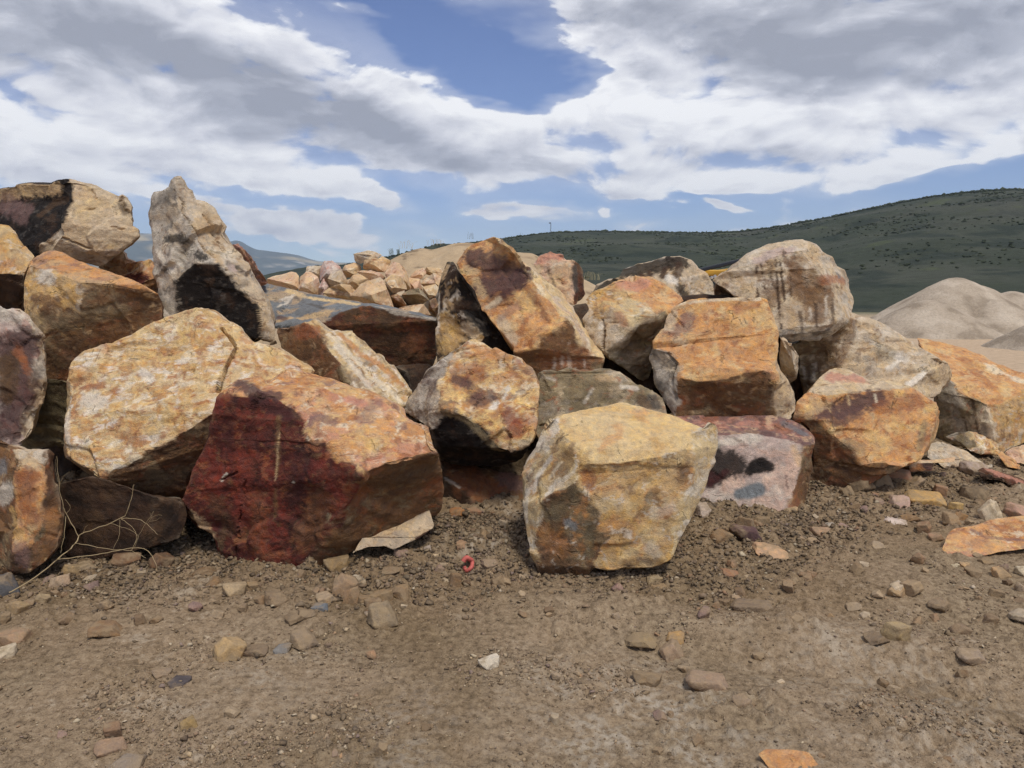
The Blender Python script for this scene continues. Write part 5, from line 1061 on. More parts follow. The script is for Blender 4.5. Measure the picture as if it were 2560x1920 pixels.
boulder('redbar', 'long rusty red rock with a dark front at the right edge', 8,
 [(1850,660),(1890,640),(2000,660),(2212,740),(2330,790),(2330,880),(2212,810),(2100,770),(2010,735),(1880,720),(2020,725)],
 [([0,1,2,3,4,5,10], (.1,-.6,.8), 'rustface'), ([0,10,5,6,7,8,9], (0,-.95,-.3), 'deepshade')], depth=6.5, px=1.6, name='rock', cat='rock', group='rocks at the foot of the pile', thick=.25, stains=[([(1950,660),(2200,750)], 10, 'rose', .7)])
boulder('rightpink', 'pale pink rock at the right edge below the yellow topped boulder', 8,
 [(2060,530),(2100,500),(2212,470),(2350,480),(2350,640),(2212,620),(2150,600)],
 [(r_(0,6), (0,-.75,.6), 'salmon')], depth=7.3, px=1.7, name='rock', cat='rock', group='rocks at the foot of the pile', thick=.4)
boulder('orangebank', 'orange tongue of rock sliding down the bank at the right', 8,
 [(2010,540),(2040,510),(2100,560),(2180,630),(2190,660),(2080,640)],
 [(r_(0,5), (0,-.7,.7), 'orange')], depth=7.1, px=1.7, name='rock', cat='rock', group='rocks at the foot of the pile', thick=.3)
boulder('maroonblk', 'small blocky rock with a dark purple front on the bank', 8,
 [(1315,600),(1340,575),(1500,585),(1690,560),(1680,600),(1520,605),(1510,665),(1330,680),(1330,605)],
 [([0,1,2,3,4,5,8], (0,-.5,.86), 'salmon'), ([8,5,6,7], (-.05,-.98,.1), 'purple')], depth=6.5, px=1.6, name='rock', cat='rock', group='rocks at the foot of the pile', thick=.2, facets=.3, rough=.5)

# ------------------------------------------------------------------ loose stones
def hull_stone(seed, flat, n=16, bev=0.05, ang=1.0):
    """an angular shard: a block cut by random planes, with slightly broken faces"""
    rng = np.random.RandomState(seed + 40)
    bm = bmesh.new(); bmesh.ops.create_cube(bm, size=1.0)
    for v in bm.verts: v.co = Vector((v.co.x, v.co.y * rng.uniform(.65, .9), v.co.z * flat * 1.15))
    for k in range(n // 2 + 3):
        nv_ = Vector(rng.normal(size=3)); nv_.z *= 0.8; nv_.normalize()
        ext = math.sqrt((nv_.x * .5) ** 2 + (nv_.y * .4) ** 2 + (nv_.z * .55 * flat) ** 2)
        g_ = bmesh.ops.bisect_plane(bm, geom=bm.verts[:] + bm.edges[:] + bm.faces[:], plane_co=nv_ * ext * rng.uniform(.70, 1.04), plane_no=nv_, clear_outer=True)
        bmesh.ops.holes_fill(bm, edges=[e_ for e_ in bm.edges if e_.is_boundary])
    bmesh.ops.dissolve_degenerate(bm, dist=0.002, edges=bm.edges[:])
    bmesh.ops.triangulate(bm, faces=bm.faces); bmesh.ops.recalc_face_normals(bm, faces=bm.faces); bm.verts.index_update()
    V = np.array([v.co[:] for v in bm.verts]); T = np.array([[v.index for v in f.verts] for f in bm.faces]); bm.free()
    V, T, _ = refine(V, T, np.zeros(len(T), int), np.full(len(V), 0.13))
    N = vnormals(V, T); q = V * 4 + seed * 9.7
    V = V + N * (0.030 * fbm(q, 3) + 0.012 * fbm(q * 4, 2))[:, None] + 0.02 * np.stack([fbm(q * 1.3 + k * 5, 2) for k in range(3)], 1)
    V = V / np.ptp(V[:, 0]); V[:, 2] -= V[:, 2].min()
    return mesh_from('stone', V, T, M_STONE, smooth=False)
PROTO = [hull_stone(s, fl, n, .045, an) for s, fl, n, an in ((1, .7, 18, 1), (2, .55, 14, .7), (3, .85, 16, 1), (4, .35, 14, .8), (5, .6, 20, 1), (6, .9, 12, .6), (7, .45, 16, .7), (8, .25, 14, 1), (9, .75, 11, .6), (10, .6, 13, .5))]

def put_stone(me, pos, w, col, rz, tilt=(0, 0), sy=1.0, sz=1.0, sink=0.15, name='stone'):
    h = max(v.co.z for v in me.vertices)
    o = bpy.data.objects.new(name, me); COL.objects.link(o)
    g = float(ground_h(pos[0], pos[1])[0])
    o.location = (pos[0], pos[1], g - sink * h * w * sz)
    o.rotation_euler = (tilt[0], tilt[1], rz); o.scale = (w, w * sy, w * sz)
    o.color = (*[float(k) for k in lin(col)], 1)
    return o

def foot_point(x, y):
    p = at_ground(x, y)
    for _ in range(4): p = at_ground(x, y, float(ground_h(p[0], p[1])[0]))
    return p

# stones one can pick out by name: (x, y of the foot, width, proto, height factor, colour, turn, label)
NAMED = [
 (1222, 1432, 40, 1, 1.0, (150, 126, 100), .4, 'small stone between the red curl of tape and the pale boulder', 0),
 (320, 1422, 68, 1, .9, (118, 88, 60), .1, 'brown blocky stone under the dry weed'),
 (405, 1424, 50, 2, 1.0, (112, 84, 58), .8, 'brown upright stone right of the dry weed'),
 (213, 1433, 48, 6, .9, (166, 142, 108), .5, 'pale angular stone below the dry weed stem'),
 (177, 1442, 34, 5, 1.0, (176, 146, 100), .9, 'small yellow stone below the dry weed stem'),
 (152, 1472, 44, 8, 1.0, (172, 146, 116), .2, 'cream triangular stone at the lower left'),
 (46, 1532, 52, 1, .8, (164, 138, 98), 2.4, 'tan oblong stone near the left edge'),
 (106, 1512, 32, 2, .9, (172, 148, 108), .3, 'small rounded tan stone near the left edge'),
 (30, 1612, 88, 3, 1.1, (160, 128, 96), .0, 'flat brown slab like stone at the left edge'),
 (14, 1648, 46, 4, .9, (196, 178, 148), .6, 'white rounded stone at the left edge'),
 (8, 1495, 56, 0, 1.1, (88, 86, 86), .6, 'dark blue grey stone at the left edge'),
 (260, 1597, 90, 6, .9, (138, 108, 74), .3, 'brown pointed stone half sunk in the dirt at the left'),
 (584, 1495, 52, 4, 1.1, (172, 148, 112), .5, 'pale rounded stone left of the red boulder foot'),
 (540, 1478, 44, 8, 1.0, (136, 106, 70), 1.2, 'brown wedge stone left of the red boulder foot'),
 (512, 1450, 54, 6, .9, (128, 98, 64), .2, 'low brown stone left of the red boulder foot'),
 (632, 1478, 30, 5, 1.0, (140, 110, 72), .2, 'small brown stone left of the red boulder foot'),
 (690, 1518, 56, 0, .8, (130, 108, 82), .9, 'round flat brown stone below the red boulder'),
 (576, 1650, 66, 2, 1.0, (176, 146, 100), .7, 'isolated rounded yellow stone on bare dirt'),
 (640, 1640, 60, 3, .7, (122, 102, 80), .2, 'low grey brown stone next to the yellow stone'),
 (404, 1695, 40, 4, .7, (146, 124, 98), .3, 'small grey stone alone on the bare dirt at the left'),
 (447, 1716, 48, 7, .9, (84, 76, 76), .1, 'thin dark slate chip lying on the dirt'),
 (472, 1820, 36, 8, .9, (150, 124, 78), .5, 'small yellow stone in the foreground dirt'),
 (284, 1838, 44, 5, .8, (134, 106, 78), .2, 'small brown stone in the foreground dirt'),
 (275, 1880, 62, 3, .6, (152, 124, 96), .9, 'flat tan stone in the foreground left'),
 (320, 1925, 84, 3, .7, (142, 126, 108), .1, 'flat grey stone at the bottom edge'),
 (860, 1494, 60, 2, 1.2, (160, 132, 100), .2, 'big tan stone in the cluster below the red boulder'),
 (878, 1510, 42, 8, 1.5, (148, 118, 84), .1, 'upright wedge stone in the cluster below the red boulder'),
 (893, 1462, 34, 6, 1.2, (206, 192, 168), 1.0, 'white stone in the cluster below the red boulder'),
 (950, 1515, 58, 9, 1.0, (146, 120, 84), .6, 'square brown stone in the cluster below the red boulder'),
 (1000, 1505, 52, 9, 1.2, (150, 122, 86), 1.8, 'triangular standing stone in the cluster below the red boulder'),
 (952, 1570, 68, 0, 1.1, (146, 126, 96), .4, 'large lone stone with a pale crown below the cluster'),
 (925, 1545, 26, 4, 1.0, (160, 140, 116), .4, 'little pale stone beside the large lone stone'),
 (910, 1516, 36, 5, .9, (140, 112, 76), .1, 'small brown block in the cluster below the red boulder'),
 (815, 1512, 50, 6, 1.0, (166, 142, 110), .6, 'pale tilted stone at the left of the cluster'),
 (800, 1530, 40, 3, 1.0, (112, 116, 120), .3, 'blue grey stone at the left of the cluster'),
 (735, 1560, 44, 6, .9, (118, 98, 74), .9, 'brown flat stone under the left of the cluster'),
 (765, 1550, 40, 1, 1.0, (126, 106, 82), .2, 'brown broken stone under the left of the cluster'),
 (756, 1622, 60, 0, .9, (148, 126, 98), .8, 'pale tan stone at the lower left of the cluster'),
 (708, 1632, 44, 7, 1.0, (128, 124, 118), .1, 'grey chip at the lower left of the cluster'),
 (845, 1432, 60, 4, 1.0, (142, 116, 76), .3, 'yellowish brown stone right under the red boulder'),
 (980, 1440, 50, 1, .7, (128, 104, 76), -.2, 'dark brown brick shaped stone in the cluster'),
 (1136, 1468, 30, 9, 2.1, (138, 110, 76), .05, 'upright brown tablet stone beside the red curl of tape'),
 (1246, 1465, 36, 8, 1.0, (140, 116, 86), .4, 'pointed brown stone left of the pale boulder foot'),
 (1090, 1398, 16, 4, 1.0, (200, 172, 130), .4, 'tiny cream stone on the dirt slope'),
 (1068, 1400, 20, 8, 1.2, (176, 160, 146), .2, 'tiny pinkish stone on the dirt slope'),
 (1146, 1300, 48, 6, 1.1, (166, 112, 60), .3, 'orange stone under the brown slab in the gap'),
 (1180, 1294, 42, 9, .8, (160, 116, 84), .1, 'brick like pink stone under the brown slab in the gap'),
 (1225, 1672, 50, 4, .9, (206, 192, 168), .4, 'white cylindrical stone alone on the bare dirt'),
 (1633, 1452, 36, 9, .7, (168, 146, 108), .2, 'pale square chip in front of the pale boulder'),
 (1650, 1480, 44, 3, .9, (150, 124, 88), .8, 'tan flat chip in front of the pale boulder'),
 (1545, 1480, 30, 8, .9, (152, 120, 110), .3, 'pink chip in front of the pale boulder'),
 (1820, 1448, 44, 1, .9, (148, 108, 74), .1, 'reddish brown brick shaped stone right of the pale boulder'),
 (1800, 1360, 50, 2, .9, (142, 112, 76), .7, 'rounded brown stone right of the pale boulder'),
 (1860, 1352, 74, 3, 1.3, (98, 72, 70), .5, 'dark purple shard right of the pale boulder'),
 (1920, 1400, 104, 1, .7, (192, 152, 110), -.25, 'banded cream and orange block right of the pale boulder'),
 (1890, 1388, 30, 4, .6, (206, 188, 156), .1, 'flat white disc of stone by the banded block'),
 (1757, 1296, 40, 0, 1.2, (198, 178, 160), .3, 'white stone between the pale boulder and pink boulder'),
 (1880, 1540, 120, 3, .8, (134, 114, 90), .1, 'flat brown stone half buried right of centre'),
 (1615, 1715, 84, 4, .8, (136, 114, 84), -.4, 'rounded brown stone with a gap beneath in the foreground'),
 (1765, 1730, 120, 3, 1.0, (158, 132, 104), .2, 'broad crusted stone in the foreground right'),
 (1680, 1650, 56, 8, 1.1, (158, 132, 104), .4, 'pointed tan stone in the foreground right'),
 (1600, 1615, 74, 6, .8, (148, 126, 90), -.5, 'yellowish wedge stone in the foreground right'),
 (1690, 1600, 50, 7, .9, (168, 132, 80), .2, 'small orange and yellow stone in the foreground right'),
 (1860, 1772, 50, 6, 1.0, (154, 130, 100), .3, 'pale angular stone below the crusted stone'),
 (2236, 1605, 48, 5, 1.2, (166, 142, 100), .4, 'yellow grey stone in a dark hollow in the dirt'),
 (2190, 1612, 50, 6, .8, (132, 112, 86), .2, 'brown stone beside the dark hollow in the dirt'),
 (2244, 1492, 42, 4, .9, (168, 138, 98), .6, 'tan stone above the dark hollow in the dirt'),
 (2350, 1525, 48, 3, 1.0, (142, 120, 92), .9, 'flat brown stone right of the dark hollow'),
 (2425, 1655, 54, 3, .9, (158, 136, 110), .3, 'flat pale stone near the right edge'),
 (2400, 1590, 40, 2, .8, (132, 108, 82), .3, 'brown lump of stone near the right edge'),
 (2500, 1445, 34, 0, .8, (178, 142, 96), .2, 'rounded orange stone near the right edge'),
 (2555, 1440, 30, 4, 1.1, (196, 180, 150), .2, 'pale stone cut by the right edge'),
 (2410, 1420, 22, 4, .9, (182, 148, 104), .2, 'small orange pebble below the orange slab'),
 (2388, 1422, 18, 4, .9, (190, 172, 138), .2, 'small cream pebble below the orange slab'),
 (2310, 1268, 104, 3, .9, (190, 150, 84), .1, 'flat yellow slab like stone in the middle of the bank'),
 (2248, 1272, 56, 7, 1.6, (194, 160, 140), .1, 'pink and white stone left of the flat yellow stone'),
 (2388, 1280, 24, 5, 1.2, (194, 158, 92), .2, 'small bright yellow stone on the bank'),
 (2475, 1305, 48, 8, 1.4, (206, 186, 152), .2, 'white triangular stone above the orange slab'),
 (2540, 1300, 64, 1, .9, (178, 138, 112), .3, 'pink stone above the orange slab at the right edge'),
 (2376, 1318, 36, 0, 1.2, (158, 128, 92), .3, 'rounded two tone stone left of the orange slab'),
 (2400, 1305, 28, 2, 1.0, (150, 110, 62), .4, 'small amber stone left of the orange slab'),
 (2340, 1355, 30, 6, 1.2, (176, 132, 100), .2, 'small salmon stone at the left end of the orange slab'),
 (2440, 1252, 70, 7, 1.3, (110, 92, 68), .1, 'thin dark olive stone on the bank'),
 (2430, 1192, 56, 1, 1.0, (170, 148, 130), .2, 'mauve grey stone on the bank below the pale cracked rock'),
 (2150, 1232, 60, 6, 1.1, (118, 98, 72), .2, 'brown broken stone below the maroon stained boulder'),
 (2200, 1222, 54, 8, 1.2, (138, 116, 88), .2, 'grey brown stone below the orange wedge of rock'),
 (2240, 1206, 60, 3, 1.2, (170, 122, 90), .1, 'flat pink stone below the orange wedge of rock'),
 (2120, 1245, 30, 8, 1.3, (146, 122, 88), .2, 'small pointed stone below the maroon stained boulder'),
 (1975, 1284, 36, 4, .6, (176, 146, 104), .1, 'yellow pebble below the pink boulder'),
 (2050, 1345, 44, 4, .9, (178, 138, 106), .2, 'salmon stone alone on the dirt right of centre'),
 (2080, 1332, 32, 0, .9, (168, 156, 138), .2, 'grey pebble right of the salmon stone'),
 (2275, 1308, 40, 6, .8, (146, 116, 78), .2, 'brown wedge stone below the flat yellow stone'),
 (2240, 1312, 60, 7, .5, (206, 186, 170), .1, 'thin white pink sliver below the flat yellow stone'),
]
for k, row in enumerate(NAMED):
    x, y, w, pi, hf, col, rz, lab = row[:8]
    p = foot_point(x, y - 0.12 * w)
    d = np.linalg.norm(p - EYE)
    o = put_stone(PROTO[pi], p, w * (.8 if w > 80 else 1.0) * d / F_PX, col, rz, tilt=(random.Random(k).uniform(-.15, .15), random.Random(k + 99).uniform(-.15, .15)), sz=hf * (0.72 if w > 70 else .95), sink=0.26)
    thing(o, lab, 'stone', 'stones singled out on the dirt')

rs = np.random.RandomState(21)
STONE_COL = [((150, 124, 92), 'tan'), ((164, 138, 104), 'light tan'), ((132, 106, 76), 'brown'), ((176, 152, 120), 'pale'), ((120, 96, 70), 'dark brown'), ((158, 122, 88), 'orange brown'), ((186, 166, 136), 'cream'), ((146, 118, 104), 'pinkish'), ((140, 116, 84), 'olive brown')]
LAND = [(560, 1640, 'the isolated rounded yellow stone'), (1225, 1665, 'the white cylindrical stone'), (950, 1550, 'the large lone stone'), (1765, 1715, 'the broad crusted stone'), (2236, 1590, 'the dark hollow in the dirt'), (60, 1600, 'the flat slab at the left edge'),
        (2450, 1370, 'the long orange slab'), (1980, 1880, 'the orange slab at the bottom edge'), (1560, 1450, 'the pale freestanding boulder'), (690, 1450, 'the foot of the red boulder'), (1920, 1390, 'the banded cream block'), (300, 1420, 'the dry weed'), (1880, 1530, 'the half buried flat stone'),
        (1167, 1420, 'the red curl of tape'), (2310, 1260, 'the flat yellow stone'), (450, 1710, 'the dark slate chip'), (300, 1900, 'the flat grey stone at the bottom edge'), (2150, 1225, 'the maroon stained boulder'), (2425, 1650, 'the flat pale stone near the right edge'), (1000, 1850, 'the bottom edge left of centre'), (1500, 1850, 'the bottom edge right of centre')]
n = 0; TAKEN = set()
while n < 170:                                         # smaller loose stones
    x, y = rs.uniform(-60, 2620), rs.uniform(1180, 1915)
    u = rs.uniform()
    if y > 1560 and u > 0.13: continue
    if 1330 < x < 1800 and y < 1470: continue
    if y < 1290 and x < 2060: continue
    if y < 1440 and 420 < x < 1000: continue
    if x < 420 and y < 1400: continue
    p = foot_point(x, y); d = np.linalg.norm(p - EYE)
    wp = rs.uniform(14, 34) * (1.0 if rs.uniform() < .8 else 1.5)
    w = wp * d / F_PX
    col, word = STONE_COL[rs.randint(len(STONE_COL))]
    c = np.array(col) * rs.uniform(.9, 1.05); sz = rs.uniform(.7, 1.1); pi = rs.randint(len(PROTO))
    lx, ly, lname = min(LAND, key=lambda q: (q[0] - x) ** 2 + 4 * (q[1] - y) ** 2)
    rel = ('right of ' if x > lx else 'left of ') if abs(x - lx) > 1.3 * abs(y - ly) else ('in front of ' if y > ly else 'behind ')
    size = 'tiny' if wp < 20 else 'small' if wp < 30 else 'middling'
    shape = 'flat' if pi in (3, 6, 7) else 'angular' if pi in (5, 8, 9) else 'rounded'
    lab = '%s %s %s stone %s%s' % (size, shape, word, rel, lname)
    if lab in TAKEN: continue
    TAKEN.add(lab)
    o = put_stone(PROTO[pi], p, w, c, rs.uniform(0, 6.28), tilt=(rs.normal() * .25, rs.normal() * .25), sz=sz, sink=0.2)
    thing(o, lab, 'stone', 'small loose stones on the dirt')
    n += 1

# ---- gravel too small to count: one mass of real grains
def build_gravel():
    rng = np.random.RandomState(33)
    protos = []
    for s in range(10):
        r2 = np.random.RandomState(100 + s)
        bm = bmesh.new()
        p = r2.normal(size=(8, 3)); p /= np.linalg.norm(p, axis=1)[:, None]
        for q in p: bm.verts.new(q * np.array([.5, .5 * r2.uniform(.6, 1), .5 * r2.uniform(.35, .8)]))
        bmesh.ops.convex_hull(bm, input=bm.verts)
        bmesh.ops.delete(bm, geom=[v for v in bm.verts if not v.link_faces], context='VERTS')
        bmesh.ops.triangulate(bm, faces=bm.faces); bm.verts.index_update()
        protos.append((np.array([v.co[:] for v in bm.verts]), np.array([[v.index for v in f.verts] for f in bm.faces]))); bm.free()
    M = 128000
    X = rng.uniform(-60, 2620, M); Yp = 1130 + (1930 - 1130) * rng.uniform(0, 1, M)
    D = ray(X, Yp); t = -EYE[2] / D[:, 2]; P = EYE + t[:, None] * D
    for _ in range(3):
        z = ground_h(P[:, 0], P[:, 1]); t = (z - EYE[2]) / D[:, 2]; P = EYE + t[:, None] * D
    cl = fbm(np.stack([P[:, 0] * 1.7, P[:, 1] * 1.7, 0 * t], 1) + 40, 3)
    foot = 4.55 + np.where(P[:, 0] > 1.2, (P[:, 0] - 1.2) * 0.75, 0)
    band = sstep(-1.0, -0.1, P[:, 1] - foot)
    prob = 0.12 + 0.60 * band + 0.62 * sstep(0.0, 0.4, cl)
    keep = rng.uniform(0, 1, M) < prob * 0.62
    keep &= (P[:, 1] < 9.5)
    P, band, cl, t = P[keep], band[keep], cl[keep], t[keep]
    g = len(P)
    size = np.exp(rng.normal(0, .5, g)) * (0.0085 + 0.010 * band + 0.003 * sstep(0, .4, cl)) * np.sqrt(t / 4.0)
    size = np.clip(size, 0.005, 0.05)
    zz = ground_h(P[:, 0], P[:, 1]) + ground_fine(P[:, 0], P[:, 1])
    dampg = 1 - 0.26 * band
    cols = np.array([lin(c) for c in [(134, 114, 88), (152, 130, 102), (114, 96, 74), (166, 144, 112), (140, 117, 92), (190, 172, 142), (156, 124, 92), (122, 104, 82), (144, 122, 108)]])
    ci = rng.choice(9, g, p=[.22, .21, .15, .10, .14, .03, .04, .09, .02])
    which = rng.randint(0, 10, g); ang = rng.uniform(0, 6.28, g)
    Vs, Fs, Cs = [], [], []; nv = 0
    for s in range(10):
        m = np.nonzero(which == s)[0]; v, f = protos[s]
        ca, sa = np.cos(ang[m])[:, None], np.sin(ang[m])[:, None]
        x = (v[None, :, 0] * ca - v[None, :, 1] * sa) * size[m][:, None] + P[m, 0][:, None]
        y = (v[None, :, 0] * sa + v[None, :, 1] * ca) * size[m][:, None] + P[m, 1][:, None]
        z = (v[None, :, 2] + 0.12) * size[m][:, None] + zz[m][:, None]
        V = np.stack([x, y, z], -1)
        Vs.append(V.reshape(-1, 3)); Fs.append((f[None] + (np.arange(len(m)) * len(v))[:, None, None]).reshape(-1, 3) + nv); nv += len(m) * len(v)
        c = cols[ci[m]] * rng.uniform(.8, 1.15, (len(m), 1)) * dampg[m][:, None]; Cs.append(np.repeat(c, len(v), 0))
    # crumbled clods banked against the foot of the pile
    M2 = 26000
    Xc = rng.uniform(-60, 2620, M2); Yc = rng.uniform(1130, 1640, M2)
    D2 = ray(Xc, Yc); t2 = -EYE[2] / D2[:, 2]; P2_ = EYE + t2[:, None] * D2
    for _ in range(3):
        z2 = ground_h(P2_[:, 0], P2_[:, 1]); t2 = (z2 - EYE[2]) / D2[:, 2]; P2_ = EYE + t2[:, None] * D2
    f2 = 4.55 + np.where(P2_[:, 0] > 1.2, (P2_[:, 0] - 1.2) * 0.75, 0)
    b2 = sstep(-0.85, 0.0, P2_[:, 1] - f2 + 0.35 * fbm(np.stack([P2_[:, 0] * 1.5, P2_[:, 1] * 1.5, 0 * t2], 1), 3))
    k2 = (rng.uniform(0, 1, M2) < b2 * 0.5) & (P2_[:, 1] < 9.5)
    P2_ = P2_[k2]; g2 = len(P2_)
    s2 = np.clip(np.exp(rng.normal(0, .4, g2)) * 0.024, .012, .06)
    zb = ground_h(P2_[:, 0], P2_[:, 1]) + ground_fine(P2_[:, 0], P2_[:, 1])
    w2 = rng.randint(0, 10, g2); an2 = rng.uniform(0, 6.28, g2)
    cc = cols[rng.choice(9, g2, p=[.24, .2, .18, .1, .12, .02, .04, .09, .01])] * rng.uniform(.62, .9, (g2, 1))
    for s in range(10):
        m = np.nonzero(w2 == s)[0]; v, f = protos[s]
        ca, sa = np.cos(an2[m])[:, None], np.sin(an2[m])[:, None]
        Vc = np.stack([(v[None, :, 0] * ca - v[None, :, 1] * sa) * s2[m][:, None] + P2_[m, 0][:, None], (v[None, :, 0] * sa + v[None, :, 1] * ca) * s2[m][:, None] + P2_[m, 1][:, None], (v[None, :, 2] + 0.15) * s2[m][:, None] + zb[m][:, None]], -1)
        Vs.append(Vc.reshape(-1, 3)); Fs.append((f[None] + (np.arange(len(m)) * len(v))[:, None, None]).reshape(-1, 3) + nv); nv += len(m) * len(v)
        Cs.append(np.repeat(cc[m], len(v), 0))
    LOG.append(('gravel', g, sum(len(f) for f in Fs)))
    link('gravel', mesh_from('gravel', np.concatenate(Vs), np.concatenate(Fs), M_GRAVEL, np.concatenate(Cs), smooth=False), kind='stuff', label='brown gravel and crumbs of stone strewn over the dirt', category='gravel')
build_gravel()

# ------------------------------------------------------------------ dry weed
def tube(bm, pts, r0, r1, sides=5):
    pts = [Vector(p) for p in pts]; rings = []
    # smooth the polyline a little
    fine = []
    for i in range(len(pts) - 1):
        p0, p1, p2, p3 = pts[max(i - 1, 0)], pts[i], pts[i + 1], pts[min(i + 2, len(pts) - 1)]
        for s in range(5):
            u = s / 5
            fine.append(0.5 * ((2 * p1) + (-p0 + p2) * u + (2 * p0 - 5 * p1 + 4 * p2 - p3) * u * u + (-p0 + 3 * p1 - 3 * p2 + p3) * u ** 3))
    fine.append(pts[-1])
    jr = random.Random(len(fine) * 7 + int(1000 * r0 * 1e3)); L_ = sum((fine[i + 1] - fine[i]).length for i in range(len(fine) - 1)) / len(fine)
    fine = [fine[0]] + [p + Vector((jr.uniform(-1, 1), jr.uniform(-1, 1), jr.uniform(-1, 1))) * L_ * .13 for p in fine[1:-1]] + [fine[-1]]
    for i, p in enumerate(fine):
        d = (fine[min(i + 1, len(fine) - 1)] - fine[max(i - 1, 0)]).normalized()
        a = d.orthogonal().normalized(); b = d.cross(a); r = r0 + (r1 - r0) * i / (len(fine) - 1)
        rings.append([bm.verts.new(p + r * (math.cos(k * 2 * math.pi / sides) * a + math.sin(k * 2 * math.pi / sides) * b)) for k in range(sides)])
    for a, b in zip(rings[:-1], rings[1:]):
        for k in range(sides): bm.faces.new((a[k], a[(k + 1) % sides], b[(k + 1) % sides], b[k]))
    bm.faces.new(rings[0][::-1]); bm.faces.new(rings[-1])

M_TWIG = mat_plain('dry_stem', (164, 144, 108), .85, var=.25, scale=60)
def weed():
    root = np.array(foot_point(10, 1488)); root[2] = float(ground_h(root[0], root[1])[0])
    o = bpy.data.objects.new('dry_weed', None); COL.objects.link(o); o.location = root
    thing(o, 'bare dry branching weed lying against the lower left boulders', 'weed')
    def P(pts, d0, d1):
        s = sh(5, pts); n_ = len(s)
        return [Vector(EYE + (d0 + (d1 - d0) * i / max(n_ - 1, 1)) * ray(*s[i])) - Vector(root) for i in range(n_)]
    def part(name, pts, d0, d1, r0, r1):
        bm = bmesh.new(); tube(bm, P(pts, d0, d1), r0 * .55, r1 * .6)
        me = bpy.data.meshes.new(name); bm.to_mesh(me); bm.free(); me.materials.append(M_TWIG)
        link(name, me, parent=o)
    zr = 4.08
    part('stem', [(70,1785),(240,1690),(450,1525),(580,1405),(605,1355)], 4.0, 4.2, .0065, .005)
    part('branch', [(605,1355),(650,1325),(930,1215),(1000,1100),(1030,955)], 4.2, 4.15, .0052, .0022)
    part('branch', [(605,1355),(510,1180),(480,1100),(455,950),(435,740)], 4.2, 4.1, .004, .0015)
    part('branch', [(580,1405),(870,1455),(1010,1465),(1120,1520)], 4.18, 4.1, .003, .0015)
    part('branch', [(450,1530),(700,1500),(900,1465),(1060,1440),(1150,1480),(1195,1560),(1205,1620)], 4.12, 4.0, .0045, .0018)
    part('branch', [(930,1215),(1050,1220),(1130,1260),(1210,1340)], 4.17, 4.1, .003, .0014)
    part('branch', [(1010,1465),(1050,1380),(1110,1270),(1180,1160)], 4.12, 4.05, .002, .001)
    part('twig', [(510,1180),(540,1130),(500,1070)], 4.17, 4.14, .002, .001)
    part('twig', [(505,1200),(495,1330),(465,1480)], 4.17, 4.1, .0025, .0012)
    part('twig', [(640,1325),(655,1285),(675,1270)], 4.2, 4.18, .002, .001)
    part('twig', [(930,1220),(1000,1270),(1045,1330),(1040,1400),(1000,1470)], 4.17, 4.1, .0022, .001)
    part('twig', [(840,1255),(960,1290),(1060,1350),(1030,1440)], 4.18, 4.1, .0016, .001)
    part('twig', [(455,960),(490,890),(540,860)], 4.12, 4.08, .0014, .0008)
    part('twig', [(460,980),(425,850),(430,760)], 4.13, 4.08, .0014, .0008)
    part('twig', [(920,1225),(915,1350),(870,1450)], 4.17, 4.12, .0016, .001)
    for q in ([(1150,1220),(1170,1190),(1180,1160)], [(1160,1210),(1210,1190),(1245,1195)], [(1130,1260),(1160,1215),(1150,1170)], [(1150,1240),(1200,1230),(1230,1210)]):
        part('twig', q, 4.08, 4.06, .0012, .0007)
weed()

# ------------------------------------------------------------------ curl of red tape
def red_curl():
    p = foot_point(1167, 1432); s = float(np.linalg.norm(p - EYE) / F_PX)
    bm = bmesh.new()
    pts = []
    for i in range(16):
        u = i / 15; a = 2.9 - u * 1.75 * math.pi; r = s * (15 * (1 - 0.45 * u) + 3)
        pts.append((r * 0.74 * math.cos(a), 0.010 * u + .006 * math.sin(2.3 * a), r * math.sin(a) * (1 + .15 * math.sin(3.1 * a)) + 15 * s))
    tube(bm, pts, 6.2 * s, 4.6 * s, 8)
    for v in bm.verts: v.co.y *= 1.6
    me = bpy.data.meshes.new('tape_curl'); bm.to_mesh(me); bm.free()
    me.materials.append(mat_plain('red_plastic', (194, 100, 90), .75, var=.15, scale=80))
    for f in me.polygons: f.use_smooth = True
    o = link('tape_curl', me, loc=(p[0], p[1], float(ground_h(p[0], p[1])[0]) + .012)); o.rotation_euler = (-.45, .25, .1)
    thing(o, 'curled strip of red plastic tape on the dirt slope', 'tape')
red_curl()

